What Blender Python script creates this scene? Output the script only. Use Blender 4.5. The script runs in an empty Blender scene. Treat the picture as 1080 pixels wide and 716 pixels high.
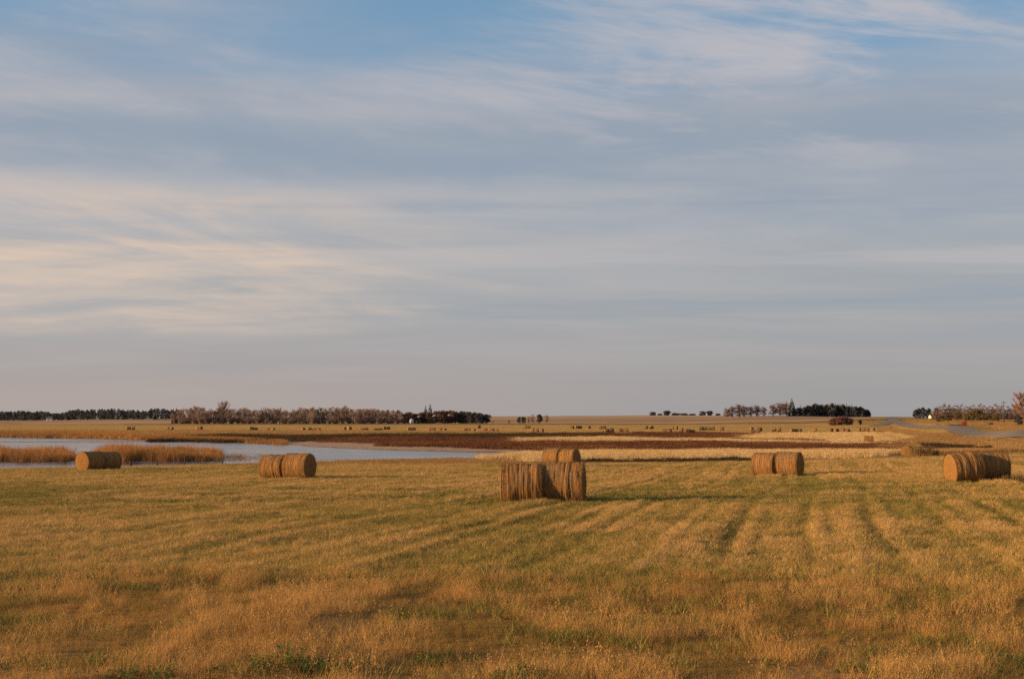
import bpy, math, random
import numpy as np
from mathutils import Vector, Matrix, Euler

SC = bpy.context.scene
COL = SC.collection
RNG = np.random.default_rng(11)
random.seed(5)
R = math.radians

# ------------------------------------------------------------------ camera geometry
F = 1400.0                 # focal length in photograph pixels (1080 wide)
EYE_ROW = 442.0            # row of the eye level
CAM_Z = 4.6                # metres above the pond
TILT = math.atan((EYE_ROW - 358.0) / F)

EXPO = 0.9                 # the photograph is exposed for the low sun
ALB = 0.68
SUN_AZ = 79.0              # degrees to the left of "straight back to the camera"
SUN_EL = 11.0
a = R(SUN_AZ); e = R(SUN_EL)
SUN = Vector((-math.sin(a) * math.cos(e), -math.cos(a) * math.cos(e), math.sin(e)))

# ------------------------------------------------------------------ noise in numpy
def hash2(ix, iy, seed):
    n = (ix.astype(np.int64) * 374761393 + iy.astype(np.int64) * 668265263 + seed * 1442695041) & 0xFFFFFFFF
    n = ((n ^ (n >> 13)) * 1274126177) & 0xFFFFFFFF
    n = (n ^ (n >> 16)) & 0xFFFFFFFF
    return n / 4294967295.0

def vnoise(x, y, seed=0):
    x = np.asarray(x, float); y = np.asarray(y, float)
    ix = np.floor(x); iy = np.floor(y)
    fx = x - ix; fy = y - iy
    fx = fx * fx * (3 - 2 * fx); fy = fy * fy * (3 - 2 * fy)
    a0 = hash2(ix, iy, seed); b0 = hash2(ix + 1, iy, seed)
    c0 = hash2(ix, iy + 1, seed); d0 = hash2(ix + 1, iy + 1, seed)
    return (a0 * (1 - fx) + b0 * fx) * (1 - fy) + (c0 * (1 - fx) + d0 * fx) * fy

def fbm(x, y, seed=0, octv=4):
    s = 0; amp = .5; tot = 0
    for k in range(octv):
        s = s + amp * vnoise(x * 2 ** k + 17.3 * k, y * 2 ** k - 9.1 * k, seed + k)
        tot += amp; amp *= .5
    return s / tot

def sstep(a, b, v):
    t = np.clip((v - a) / (b - a), 0, 1)
    return t * t * (3 - 2 * t)

# ------------------------------------------------------------------ terrain
def zrow(d, row):
    return (d, CAM_Z - (row - EYE_ROW) / F * d)
NEAR = [(-60, 2.6), (0, 2.0), (14, 1.8), (30, 1.55), (55, 1.25), (86, .92), (115, .46), (128, .27), (145, .16), (250, .13)]
COLUMNS = {
    -900: NEAR + [(350, .12), zrow(500, 454.3), zrow(1000, 447.2), zrow(1800, 444), zrow(3500, 442.5), zrow(9000, 441.5)],
    0: NEAR + [(350, .12), zrow(500, 454.3), zrow(1000, 447.2), zrow(1400, 445), zrow(1800, 443.6), zrow(3500, 442.5), zrow(9000, 441.5)],
    150: NEAR + [(350, .12), zrow(500, 454.3), zrow(1000, 447), zrow(1400, 442.9), zrow(1800, 442.5), zrow(3500, 442.5), zrow(9000, 441.5)],
    250: NEAR + [(350, .12), zrow(500, 454.3), zrow(1000, 446.8), zrow(1500, 444.5), zrow(3000, 442), zrow(9000, 441)],
    540: NEAR + [(350, .12), zrow(500, 454.4), zrow(1000, 446.6), zrow(1500, 443.8), zrow(2500, 440), zrow(3500, 438.8), zrow(9000, 439.5)],
    620: NEAR + [(350, .12), zrow(500, 454.4), zrow(1000, 446.4), zrow(1500, 443.4), zrow(2500, 438.6), zrow(3500, 438.2), zrow(9000, 439.5)],
    700: [(-60, 2.6), (0, 2.0), (14, 1.8), (30, 1.55), (55, 1.25), (86, .95), (115, .55), (128, .33), (145, .18), (250, .13), (350, .13),
          zrow(500, 454.4), zrow(700, 450), zrow(1000, 446), zrow(1500, 442.5), zrow(2400, 437.6), zrow(3500, 438), zrow(9000, 439.5)],
    830: [(-60, 2.6), (0, 2.0), (14, 1.8), (30, 1.55), (55, 1.3), (86, 1.02), (115, .7), (140, .35), (200, .2), (350, .2),
          zrow(500, 454.5), zrow(700, 449.4), zrow(1000, 444.6), zrow(1400, 438.6), zrow(1700, 437.8), zrow(3500, 439), zrow(9000, 440)],
    935: [(-60, 2.6), (0, 2.0), (14, 1.8), (30, 1.58), (55, 1.4), (86, 1.2), (115, .95), (150, .6), (200, .25), (300, .2), (380, .3),
          zrow(500, 453.6), zrow(640, 448.8), zrow(760, 445.2), zrow(900, 442.3), zrow(1000, 440.3), zrow(1200, 439.6), zrow(1500, 440.4), zrow(3500, 441), zrow(9000, 441)],
    1015: [(-60, 2.6), (0, 2.0), (14, 1.8), (30, 1.6), (68, 1.42), (100, 1.25), (150, .75), (190, .2), (225, .12), (262, .2), (290, .7),
           (322, 1.5), (344, 2.35), (380, 2.6), zrow(420, 448.2), zrow(600, 443.8), zrow(800, 441.6), zrow(1000, 440.6), zrow(1500, 440.4), zrow(9000, 441)],
    1080: [(-60, 2.6), (0, 2.0), (14, 1.8), (30, 1.62), (68, 1.5), (100, 1.38), (150, 1.0), (185, 1.1), (206, 1.6), (226, 2.4), (245, 2.5),
           zrow(300, 452.6), zrow(420, 448.5), zrow(600, 445), zrow(900, 441.5), zrow(1500, 440.4), zrow(9000, 441)],
    1300: [(-60, 2.6), (0, 2.0), (14, 1.8), (30, 1.62), (68, 1.6), (100, 1.5), (140, 1.35), (160, 1.6), (180, 2.4), (200, 2.6), (245, 2.7),
           zrow(300, 452.6), zrow(420, 448.5), zrow(600, 445), zrow(900, 441.5), zrow(1500, 440.4), zrow(9000, 441)],
    2200: [(-60, 2.6), (0, 2.0), (14, 1.8), (30, 1.62), (68, 1.8), (90, 2.4), (110, 2.6), (200, 2.6), (245, 2.7),
           zrow(300, 452.6), zrow(420, 448.5), zrow(600, 445), zrow(900, 441.5), zrow(1500, 440.4), zrow(9000, 441)],
}
CPX = sorted(COLUMNS)
# the pond: near and far shore as (column, distance)
NEAR_SHORE = ([-900, 0, 60, 140, 230, 330, 450, 500, 545, 552], [114, 116, 119, 123, 131, 144, 152, 159, 168, 172])
FAR_SHORE = ([-900, 0, 100, 200, 280, 330, 400, 460, 520, 545, 552], [352, 339, 320, 275, 247, 222, 201, 190, 180, 175, 172])

def smooth_table(tab, y):
    ys = np.array([t[0] for t in tab], float); zs = np.array([t[1] for t in tab], float)
    return np.interp(y, ys, zs)

def ground_base(x, y):
    x = np.atleast_1d(np.asarray(x, float)); y = np.atleast_1d(np.asarray(y, float))
    px = 540 + F * x / np.maximum(y, 20.0)
    z = np.zeros_like(x)
    prof = [smooth_table(COLUMNS[c], y) for c in CPX]
    k = np.clip(np.searchsorted(CPX, px) - 1, 0, len(CPX) - 2)
    c0 = np.array(CPX, float)[k]; c1 = np.array(CPX, float)[k + 1]
    t = np.clip((px - c0) / (c1 - c0), 0, 1); t = t * t * (3 - 2 * t)
    P = np.stack(prof)
    idx = np.arange(len(x))
    z = P[k, idx] * (1 - t) + P[k + 1, idx] * t
    wob = (fbm(x / 14, y / 14, 71, 3) - .5)
    n = np.interp(px, *NEAR_SHORE) + wob * 7; f = np.interp(px, *FAR_SHORE) + wob * 16
    inside = np.minimum(y - n, f - y)
    inside = np.where(px > 556, -9, inside)
    z = np.where(y > 100, z * sstep(2, -9, inside) + sstep(2, -9, inside) * 0 - .35 * sstep(-.5, 6, inside), z)
    spit = np.exp(-((y - 272 - .03 * (px - 100) - wob * 12) / 4.0) ** 2) * sstep(225, 190, px)
    z = np.where((y > 240) & (y < 300) & (px < 226), np.maximum(z, -.3 + .38 * spit), z)
    # gentle roll of the far land
    z = z + np.where(y > 500, (fbm(x / 160, y / 160, 5, 2) - .5) * np.clip((y - 500) / 1000, 0, 1.0) * 1.6, 0)
    return z

PHI = R(13.5)
def swath(x, y):
    """across-the-rows coordinate of the mown field and the ridge profile 0..1"""
    s = x * math.cos(PHI) - y * math.sin(PHI)
    s = s + (fbm(x / 30, y / 45, 31, 2) - .5) * 5.5 + (fbm(x / 9, y / 14, 36, 2) - .5) * .7 + 0.0009 * np.maximum(y - 20, 0) * np.maximum(x, 0)
    p = .5 + .5 * np.sin(2 * math.pi * s / 2.05)
    q = .5 + .5 * np.sin(2 * math.pi * s / 6.15 + 1.0)
    ridge = (.5 + .5 * np.sin(2 * math.pi * s / 2.05 + 1.9)) ** 5
    ridge2 = (.5 + .5 * np.sin(2 * math.pi * s / 4.1 + .4)) ** 8
    v = np.clip(.5 + .12 * (q - .5) - .18 * (1 - p) ** 6 + .36 * np.maximum(ridge ** 1.6, ridge2), 0, 1)
    fade = (.35 + .70 * sstep(-16, 6, x - .05 * y)) * (.45 + .55 * sstep(.34, .6, fbm(x / 8, y / 13, 33, 3)))
    brk = fbm(s / 1.3, (x * math.sin(PHI) + y * math.cos(PHI)) / 7, 35, 3)
    return np.clip(.5 + (v - .5) * fade * 1.25 + (brk - .5) * .8, 0, 1)

def margin(x, y):
    """1 on the rough unmown margin by the camera, 0 on the mown field"""
    edge = 24.5 + (fbm(x / 5, x / 9 + 3, 41, 3) - .5) * 7 - .04 * x
    return sstep(1.0, -1.5, y - edge)

def ground_z(x, y):
    x = np.atleast_1d(np.asarray(x, float)); y = np.atleast_1d(np.asarray(y, float))
    z = ground_base(x, y)
    m = np.where((y > 5) & (y < 128), 1.0, 0.0) * sstep(128, 115, y)
    mg = margin(x, y)
    st = swath(x, y)
    z = z + m * (1 - mg) * (st - .5) * .17 * (.5 + fbm(x / 6, y / 6, 8, 2))
    z = z + m * (fbm(x / 2.6, y / 2.6, 12, 3) - .5) * (.10 + .14 * mg)
    return z

def gz(x, y):
    return float(ground_z([x], [y])[0])

def spot(px, d):
    """point on the ground in photograph column px at distance d"""
    x = (px - 540) / F * d
    return Vector((x, d, gz(x, d)))

def rowdist(px, row):
    """distance at which the ground shows in that row (first hit going out)"""
    ds = np.concatenate([np.linspace(12, 400, 1500), np.linspace(401, 4000, 3000)])
    xs = (px - 540) / F * ds
    rows = EYE_ROW + (CAM_Z - ground_base(xs, ds)) * F / ds
    k = np.argmax(rows <= row)
    return float(ds[k])

# ------------------------------------------------------------------ materials
class NT:
    def __init__(s, tree):
        s.t = tree; s.t.nodes.clear()
    def n(s, typ, **kw):
        nd = s.t.nodes.new(typ)
        for k, v in kw.items():
            if k == 'ins':
                for kk, vv in v.items():
                    if hasattr(vv, 'is_output') or isinstance(vv, bpy.types.NodeSocket):
                        s.t.links.new(vv, nd.inputs[kk])
                    else:
                        nd.inputs[kk].default_value = vv
            else:
                setattr(nd, k, v)
        return nd
    def math(s, op, a_, b_=None, c_=None, clamp=False):
        nd = s.t.nodes.new('ShaderNodeMath'); nd.operation = op; nd.use_clamp = clamp
        for i, v in enumerate((a_, b_, c_)):
            if v is None: continue
            if isinstance(v, bpy.types.NodeSocket): s.t.links.new(v, nd.inputs[i])
            else: nd.inputs[i].default_value = v
        return nd.outputs[0]
    def mix(s, f, a_, b_, blend='MIX'):
        nd = s.t.nodes.new('ShaderNodeMix'); nd.data_type = 'RGBA'; nd.blend_type = blend
        for sock, v in ((nd.inputs[0], f), (nd.inputs[6], a_), (nd.inputs[7], b_)):
            if isinstance(v, bpy.types.NodeSocket): s.t.links.new(v, sock)
            elif isinstance(v, (tuple, list)): sock.default_value = (*v[:3], 1)
            else: sock.default_value = v
        return nd.outputs[2]
    def noise(s, vec, scale, detail=4, rough=.55, dist=0.0, out=0):
        nd = s.t.nodes.new('ShaderNodeTexNoise')
        nd.inputs['Scale'].default_value = scale; nd.inputs['Detail'].default_value = detail
        nd.inputs['Roughness'].default_value = rough; nd.inputs['Distortion'].default_value = dist
        if vec is not None: s.t.links.new(vec, nd.inputs['Vector'])
        return nd.outputs[out]
    def mapping(s, vec, scale=(1, 1, 1), loc=(0, 0, 0), rot=(0, 0, 0)):
        nd = s.t.nodes.new('ShaderNodeMapping')
        s.t.links.new(vec, nd.inputs['Vector'])
        nd.inputs['Scale'].default_value = scale; nd.inputs['Location'].default_value = loc; nd.inputs['Rotation'].default_value = rot
        return nd.outputs[0]
    def ss(s, v, lo, hi, a_=0.0, b_=1.0):
        nd = s.t.nodes.new('ShaderNodeMapRange'); nd.interpolation_type = 'SMOOTHSTEP'
        s.t.links.new(v, nd.inputs[0])
        for i, q in ((1, lo), (2, hi), (3, a_), (4, b_)): nd.inputs[i].default_value = q
        return nd.outputs[0]
    def link(s, a_, b_): s.t.links.new(a_, b_)

def new_mat(name):
    m = bpy.data.materials.new(name); m.use_nodes = True
    return m, NT(m.node_tree)

def finish(nt, color, rough=.9, bump=None, spec=.2, translucent=0.0, metallic=0.0):
    b = nt.n('ShaderNodeBsdfPrincipled')
    if isinstance(color, bpy.types.NodeSocket): nt.link(color, b.inputs['Base Color'])
    else: b.inputs['Base Color'].default_value = (*color, 1)
    b.inputs['Roughness'].default_value = rough
    b.inputs['Specular IOR Level'].default_value = spec
    b.inputs['Metallic'].default_value = metallic
    if bump is not None: nt.link(bump, b.inputs['Normal'])
    out = nt.n('ShaderNodeOutputMaterial')
    if translucent:
        tr = nt.n('ShaderNodeBsdfTranslucent')
        if isinstance(color, bpy.types.NodeSocket): nt.link(color, tr.inputs['Color'])
        else: tr.inputs['Color'].default_value = (*color, 1)
        mx = nt.n('ShaderNodeMixShader'); mx.inputs[0].default_value = translucent
        nt.link(b.outputs[0], mx.inputs[1]); nt.link(tr.outputs[0], mx.inputs[2])
        nt.link(mx.outputs[0], out.inputs['Surface'])
    else:
        nt.link(b.outputs[0], out.inputs['Surface'])
    return out

def plain(name, col, var=.25, scale=3.0, rough=.9, spec=.2, translucent=0.0, metallic=0.0, col2=None, rand=0.0):
    m, nt = new_mat(name)
    pos = nt.n('ShaderNodeNewGeometry').outputs['Position']
    nz = nt.noise(pos, scale, 5, .6)
    col = tuple(v * ALB for v in col)
    c2 = col2 if col2 else tuple(c * (1 - var) for c in col)
    c = nt.mix(nt.ss(nz, .33, .67), col, c2)
    if rand:
        oi = nt.n('ShaderNodeObjectInfo').outputs['Random']
        v = nt.math('MULTIPLY_ADD', oi, 2 * rand, 1 - rand)
        hs = nt.n('ShaderNodeHueSaturation'); nt.link(c, hs.inputs['Color']); nt.link(v, hs.inputs['Value'])
        c = hs.outputs[0]
    finish(nt, c, rough, None, spec, translucent, metallic)
    return m

# vegetation: colour from the two ends, by instance random and slow world-space patches
def veg_mat(name, cols, scale=.35, translucent=.28, rand=.22):
    cols = [tuple(v * ALB for v in q) for q in cols]
    m, nt = new_mat(name)
    pos = nt.n('ShaderNodeNewGeometry').outputs['Position']
    oi = nt.n('ShaderNodeObjectInfo').outputs['Random']
    at = nt.n('ShaderNodeAttribute', attribute_type='INSTANCER', attribute_name='tint').outputs['Fac']
    c = nt.mix(at, cols[0], cols[1])
    nz = nt.noise(pos, scale, 4, .6)
    c = nt.mix(nt.math('MULTIPLY', nt.ss(nz, .42, .68), .7), c, cols[2])
    v = nt.math('MULTIPLY_ADD', oi, 2 * rand, 1 - rand)
    hs = nt.n('ShaderNodeHueSaturation'); nt.link(c, hs.inputs['Color']); nt.link(v, hs.inputs['Value'])
    finish(nt, hs.outputs[0], .85, None, .15, translucent)
    return m

M = {}
M['stubble'] = veg_mat('stubble_grass', [(.69, .435, .165), (.35, .275, .068), (.52, .35, .105)], .25)
M['straw'] = veg_mat('dry_margin_grass', [(.72, .425, .15), (.36, .22, .062), (.55, .30, .088)], .5)
M['green'] = veg_mat('green_grass', [(.18, .20, .043), (.27, .24, .058), (.34, .25, .068)], .6)
M['reed'] = veg_mat('reed_leaf', [(.62, .29, .085), (.44, .215, .075), (.36, .20, .085)], .12)
M['darkreed'] = veg_mat('dark_bank_plants', [(.07, .05, .025), (.12, .07, .03), (.05, .045, .025)], .1)
M['redmarsh'] = veg_mat('red_marsh_plants', [(.20, .075, .034), (.12, .055, .032), (.28, .13, .055)], .04)
M['yellow'] = veg_mat('pale_dry_grass', [(.82, .57, .27), (.72, .48, .21), (.86, .63, .33)], .1)
M['orange'] = veg_mat('orange_bank_grass', [(.54, .32, .125), (.46, .30, .12), (.43, .235, .085)], .05)

def ground_material():
    m, nt = new_mat('ground_soil_and_grass')
    pos = nt.n('ShaderNodeNewGeometry').outputs['Position']
    za = nt.n('ShaderNodeAttribute', attribute_name='zone'); base = za.outputs['Color']; near = za.outputs['Alpha']
    n1 = nt.noise(pos, .7, 6, .65)
    n2 = nt.noise(pos, 6.0, 5, .7)
    n3 = nt.noise(nt.mapping(pos, (.06, .02, .05)), 1.0, 6, .65)
    c = nt.mix(nt.math('MULTIPLY', near, nt.ss(n1, .3, .7, 0, .55)), base, nt.mix(1.0, base, (.62, .58, .5), 'MULTIPLY'))
    c = nt.mix(nt.math('MULTIPLY', near, nt.ss(n2, .35, .75, 0, .5)), c, nt.mix(1.0, c, (1.35, 1.3, 1.25), 'MULTIPLY'))
    c = nt.mix(nt.ss(n3, .35, .7, 0, .5), c, nt.mix(1.0, c, (.7, .72, .7), 'MULTIPLY'))
    bp = nt.n('ShaderNodeBump'); bp.inputs['Strength'].default_value = .8; bp.inputs['Distance'].default_value = .12
    nt.link(nt.math('MULTIPLY', near, nt.math('ADD', nt.math('MULTIPLY', n1, 1.2), n2)), bp.inputs['Height'])
    finish(nt, c, 1.0, bp.outputs[0], .0)
    return m

def water_material():
    m, nt = new_mat('pond_water')
    pos = nt.n('ShaderNodeNewGeometry').outputs['Position']
    n1 = nt.noise(nt.mapping(pos, (1.0, 2.2, 1)), 1.1, 4, .6)
    n2 = nt.noise(nt.mapping(pos, (.05, .12, 1)), 1.0, 3, .5)
    bp = nt.n('ShaderNodeBump'); bp.inputs['Strength'].default_value = .35; bp.inputs['Distance'].default_value = .05
    nt.link(n1, bp.inputs['Height'])
    b = nt.n('ShaderNodeBsdfPrincipled')
    b.inputs['Base Color'].default_value = (.035, .045, .055, 1)
    nt.link(nt.ss(n2, .35, .65, .06, .2), b.inputs['Roughness'])
    b.inputs['IOR'].default_value = 1.33
    nt.link(bp.outputs[0], b.inputs['Normal'])
    out = nt.n('ShaderNodeOutputMaterial'); nt.link(b.outputs[0], out.inputs['Surface'])
    return m

def bale_material():
    m, nt = new_mat('weathered_hay')
    obj = nt.n('ShaderNodeTexCoord').outputs['Object']
    oi = nt.n('ShaderNodeObjectInfo').outputs['Random']
    off = nt.n('ShaderNodeCombineXYZ'); nt.link(nt.math('MULTIPLY', oi, 37.0), off.inputs[0]); nt.link(nt.math('MULTIPLY', oi, 11.0), off.inputs[2])
    va = nt.n('ShaderNodeVectorMath', operation='ADD'); nt.link(obj, va.inputs[0]); nt.link(off.outputs[0], va.inputs[1])
    v = va.outputs[0]
    ring = nt.noise(nt.mapping(v, (15, 1.0, 1.0)), 1.0, 5, .7)
    fine = nt.noise(nt.mapping(v, (60, 6, 6)), 1.0, 4, .7)
    straw = nt.noise(nt.mapping(v, (22, 26, 26)), 1.0, 5, .75, .5)
    big = nt.noise(v, 1.3, 3, .6)
    c = nt.mix(nt.ss(ring, .34, .66), (.36, .175, .052), (.13, .070, .033))
    c = nt.mix(nt.ss(fine, .50, .75, 0, .6), c, (.46, .27, .105))
    c = nt.mix(nt.ss(straw, .50, .72, 0, .9), c, (.075, .045, .024))
    c = nt.mix(nt.ss(big, .42, .66, 0, .55), c, (.18, .125, .072))
    bp = nt.n('ShaderNodeBump'); bp.inputs['Strength'].default_value = 1.0; bp.inputs['Distance'].default_value = .045
    h = nt.math('ADD', nt.math('MULTIPLY', ring, 1.3), nt.math('ADD', nt.math('MULTIPLY', fine, .4), nt.math('MULTIPLY', straw, .6)))
    nt.link(h, bp.inputs['Height'])
    finish(nt, c, 1.0, bp.outputs[0], .05)
    return m

def bale_end_material():
    m, nt = new_mat('cut_hay_spiral')
    obj = nt.n('ShaderNodeTexCoord').outputs['Object']
    sx = nt.n('ShaderNodeSeparateXYZ'); nt.link(obj, sx.inputs[0])
    r = nt.math('POWER', nt.math('ADD', nt.math('POWER', sx.outputs[1], 2.0), nt.math('POWER', sx.outputs[2], 2.0)), .5)
    ang = nt.math('ARCTAN2', sx.outputs[2], sx.outputs[1])
    nz = nt.noise(obj, 5, 5, .7)
    ph = nt.math('ADD', nt.math('MULTIPLY', r, 55.0), nt.math('ADD', ang, nt.math('MULTIPLY', nz, 17.0)))
    w = nt.math('SINE', ph)
    fine = nt.noise(obj, 34, 4, .75)
    c = nt.mix(nt.ss(w, -1.6, 1.3), (.17, .088, .032), (.275, .142, .048))
    c = nt.mix(nt.ss(fine, .5, .7, 0, .75), c, (.13, .075, .03))
    bp = nt.n('ShaderNodeBump'); bp.inputs['Strength'].default_value = 1.0; bp.inputs['Distance'].default_value = .03
    nt.link(nt.math('ADD', nt.math('MULTIPLY', w, .16), nt.math('MULTIPLY', fine, 1.2)), bp.inputs['Height'])
    finish(nt, c, 1.0, bp.outputs[0], .05)
    return m

M['ground'] = ground_material()
M['water'] = water_material()
M['bale'] = bale_material()
M['bale_end'] = bale_end_material()
M['loose_straw'] = plain('loose_straw', (.46, .26, .095), .45, 9, translucent=.2)
M['far_bale'] = plain('far_hay', (.31, .185, .085), .55, 1.1, rand=.3)
M['bark'] = plain('grey_bark', (.32, .245, .20), .4, 2.0, rand=.2)
M['twigs'] = plain('bare_twigs', (.36, .255, .20), .3, .25, rand=.2)
M['poplartwigs'] = plain('poplar_twigs', (.52, .375, .30), .25, .25, rand=.2)
M['tantwigs'] = plain('tan_twigs', (.52, .29, .17), .35, .25)
M['redtwigs'] = plain('reddish_twigs', (.25, .145, .105), .4, .25, rand=.2)
M['darkleaf'] = plain('dark_evergreen', (.098, .108, .108), .4, .5, rand=.25)  # slight blue in the colour stands in for haze over far trees
M['brownleaf'] = plain('brown_foliage', (.19, .115, .085), .45, .3, rand=.2)
M['olive'] = plain('olive_foliage', (.19, .14, .06), .4, .3, rand=.2)
M['redleaf'] = plain('red_shrub_leaves', (.27, .135, .095), .4, .6)
M['brightred'] = plain('bright_red_leaves', (.55, .10, .04), .3, .6)
M['weed'] = plain('green_weed_leaf', (.21, .27, .055), .35, 8, translucent=.3, rand=.2)
M['drystem'] = plain('dry_weed_stem', (.36, .22, .09), .4, 5, translucent=.15)
M['wood'] = plain('weathered_post_wood', (.10, .08, .065), .45, 9)
M['steel'] = plain('galvanised_steel', (.62, .62, .62), .2, 2, rough=.5)
M['white'] = plain('white_paint', (.78, .77, .74), .1, .8, rough=.6)
M['shingle'] = plain('grey_shingle', (.16, .15, .15), .3, 2)
M['glass'] = plain('dark_window', (.03, .035, .04), .2, 2, rough=.15, spec=.6)
M['stone'] = plain('pale_stone', (.55, .52, .48), .3, 4)
M['asphalt'] = plain('worn_asphalt', (.31, .26, .215), .2, .35, spec=.0)
M['line'] = plain('faded_line_paint', (.55, .42, .12), .3, .4)
M['woodmass'] = plain('far_wood_foliage', (.105, .102, .110), .45, .02)  # tinted a little blue, distance haze put into the colour

# ------------------------------------------------------------------ object helpers
class MB:
    def __init__(s): s.v = []; s.f = []
    def quad(s, a_, b_, c_, d_):
        i = len(s.v); s.v += [tuple(a_), tuple(b_), tuple(c_), tuple(d_)]; s.f.append((i, i + 1, i + 2, i + 3))
    def tri(s, a_, b_, c_):
        i = len(s.v); s.v += [tuple(a_), tuple(b_), tuple(c_)]; s.f.append((i, i + 1, i + 2))
    def tube(s, pts, rads, seg=5, cap=True):
        pts = [Vector(p) for p in pts]; base = len(s.v)
        for i, p in enumerate(pts):
            d = (pts[min(i + 1, len(pts) - 1)] - pts[max(i - 1, 0)])
            d = d.normalized() if d.length > 1e-9 else Vector((0, 0, 1))
            u = d.cross(Vector((0, 1, 0)) if abs(d.y) < .9 else Vector((1, 0, 0))).normalized(); w = d.cross(u)
            for k in range(seg):
                t = 2 * math.pi * k / seg
                s.v.append(tuple(p + (u * math.cos(t) + w * math.sin(t)) * rads[i]))
        for i in range(len(pts) - 1):
            for k in range(seg):
                a0 = base + i * seg + k; b0 = base + i * seg + (k + 1) % seg
                s.f.append((a0, b0, b0 + seg, a0 + seg))
        if cap:
            s.f.append(tuple(base + k for k in range(seg))[::-1]); s.f.append(tuple(base + (len(pts) - 1) * seg + k for k in range(seg)))
    def box(s, x0, x1, y0, y1, z0, z1):
        b = len(s.v)
        s.v += [(x, y, z) for z in (z0, z1) for y in (y0, y1) for x in (x0, x1)]
        for f in ((0, 2, 3, 1), (4, 5, 7, 6), (0, 1, 5, 4), (2, 6, 7, 3), (0, 4, 6, 2), (1, 3, 7, 5)):
            s.f.append(tuple(b + i for i in f))
    def mesh(s, name, mat, smooth=False):
        me = bpy.data.meshes.new(name); me.from_pydata(s.v, [], s.f)
        if mat: me.materials.append(mat)
        if smooth: me.polygons.foreach_set('use_smooth', [True] * len(me.polygons))
        me.update(); return me
    def build(s, name, mat, parent=None, smooth=False):
        return link(name, s.mesh(name, mat, smooth), parent)

def link(name, me, parent=None):
    o = bpy.data.objects.new(name, me); COL.objects.link(o)
    if parent: o.parent = parent
    return o

def tag(o, label=None, cat=None, group=None, kind=None):
    if label: o['label'] = label
    if cat: o['category'] = cat
    if group: o['group'] = group
    if kind: o['kind'] = kind
    return o

def empty(name, label, cat, group=None):
    o = bpy.data.objects.new(name, None); COL.objects.link(o)
    o.empty_display_size = .3
    return tag(o, label, cat, group)

def copy_tree(src, parent=None):
    c = src.copy(); COL.objects.link(c)
    if parent: c.parent = parent
    for ch in list(src.children):
        copy_tree(ch, c)
    return c

USED = set()
def place(proto, loc, rz=0.0, scale=1.0, label=None, group=None, tilt=(0, 0)):
    if proto.name in USED: o = copy_tree(proto)
    else: o = proto; USED.add(proto.name)
    o.location = loc; o.rotation_euler = (tilt[0], tilt[1], rz)
    o.scale = scale if isinstance(scale, (tuple, list)) else (scale,) * 3
    if label: o['label'] = label
    if group: o['group'] = group
    return o

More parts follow.
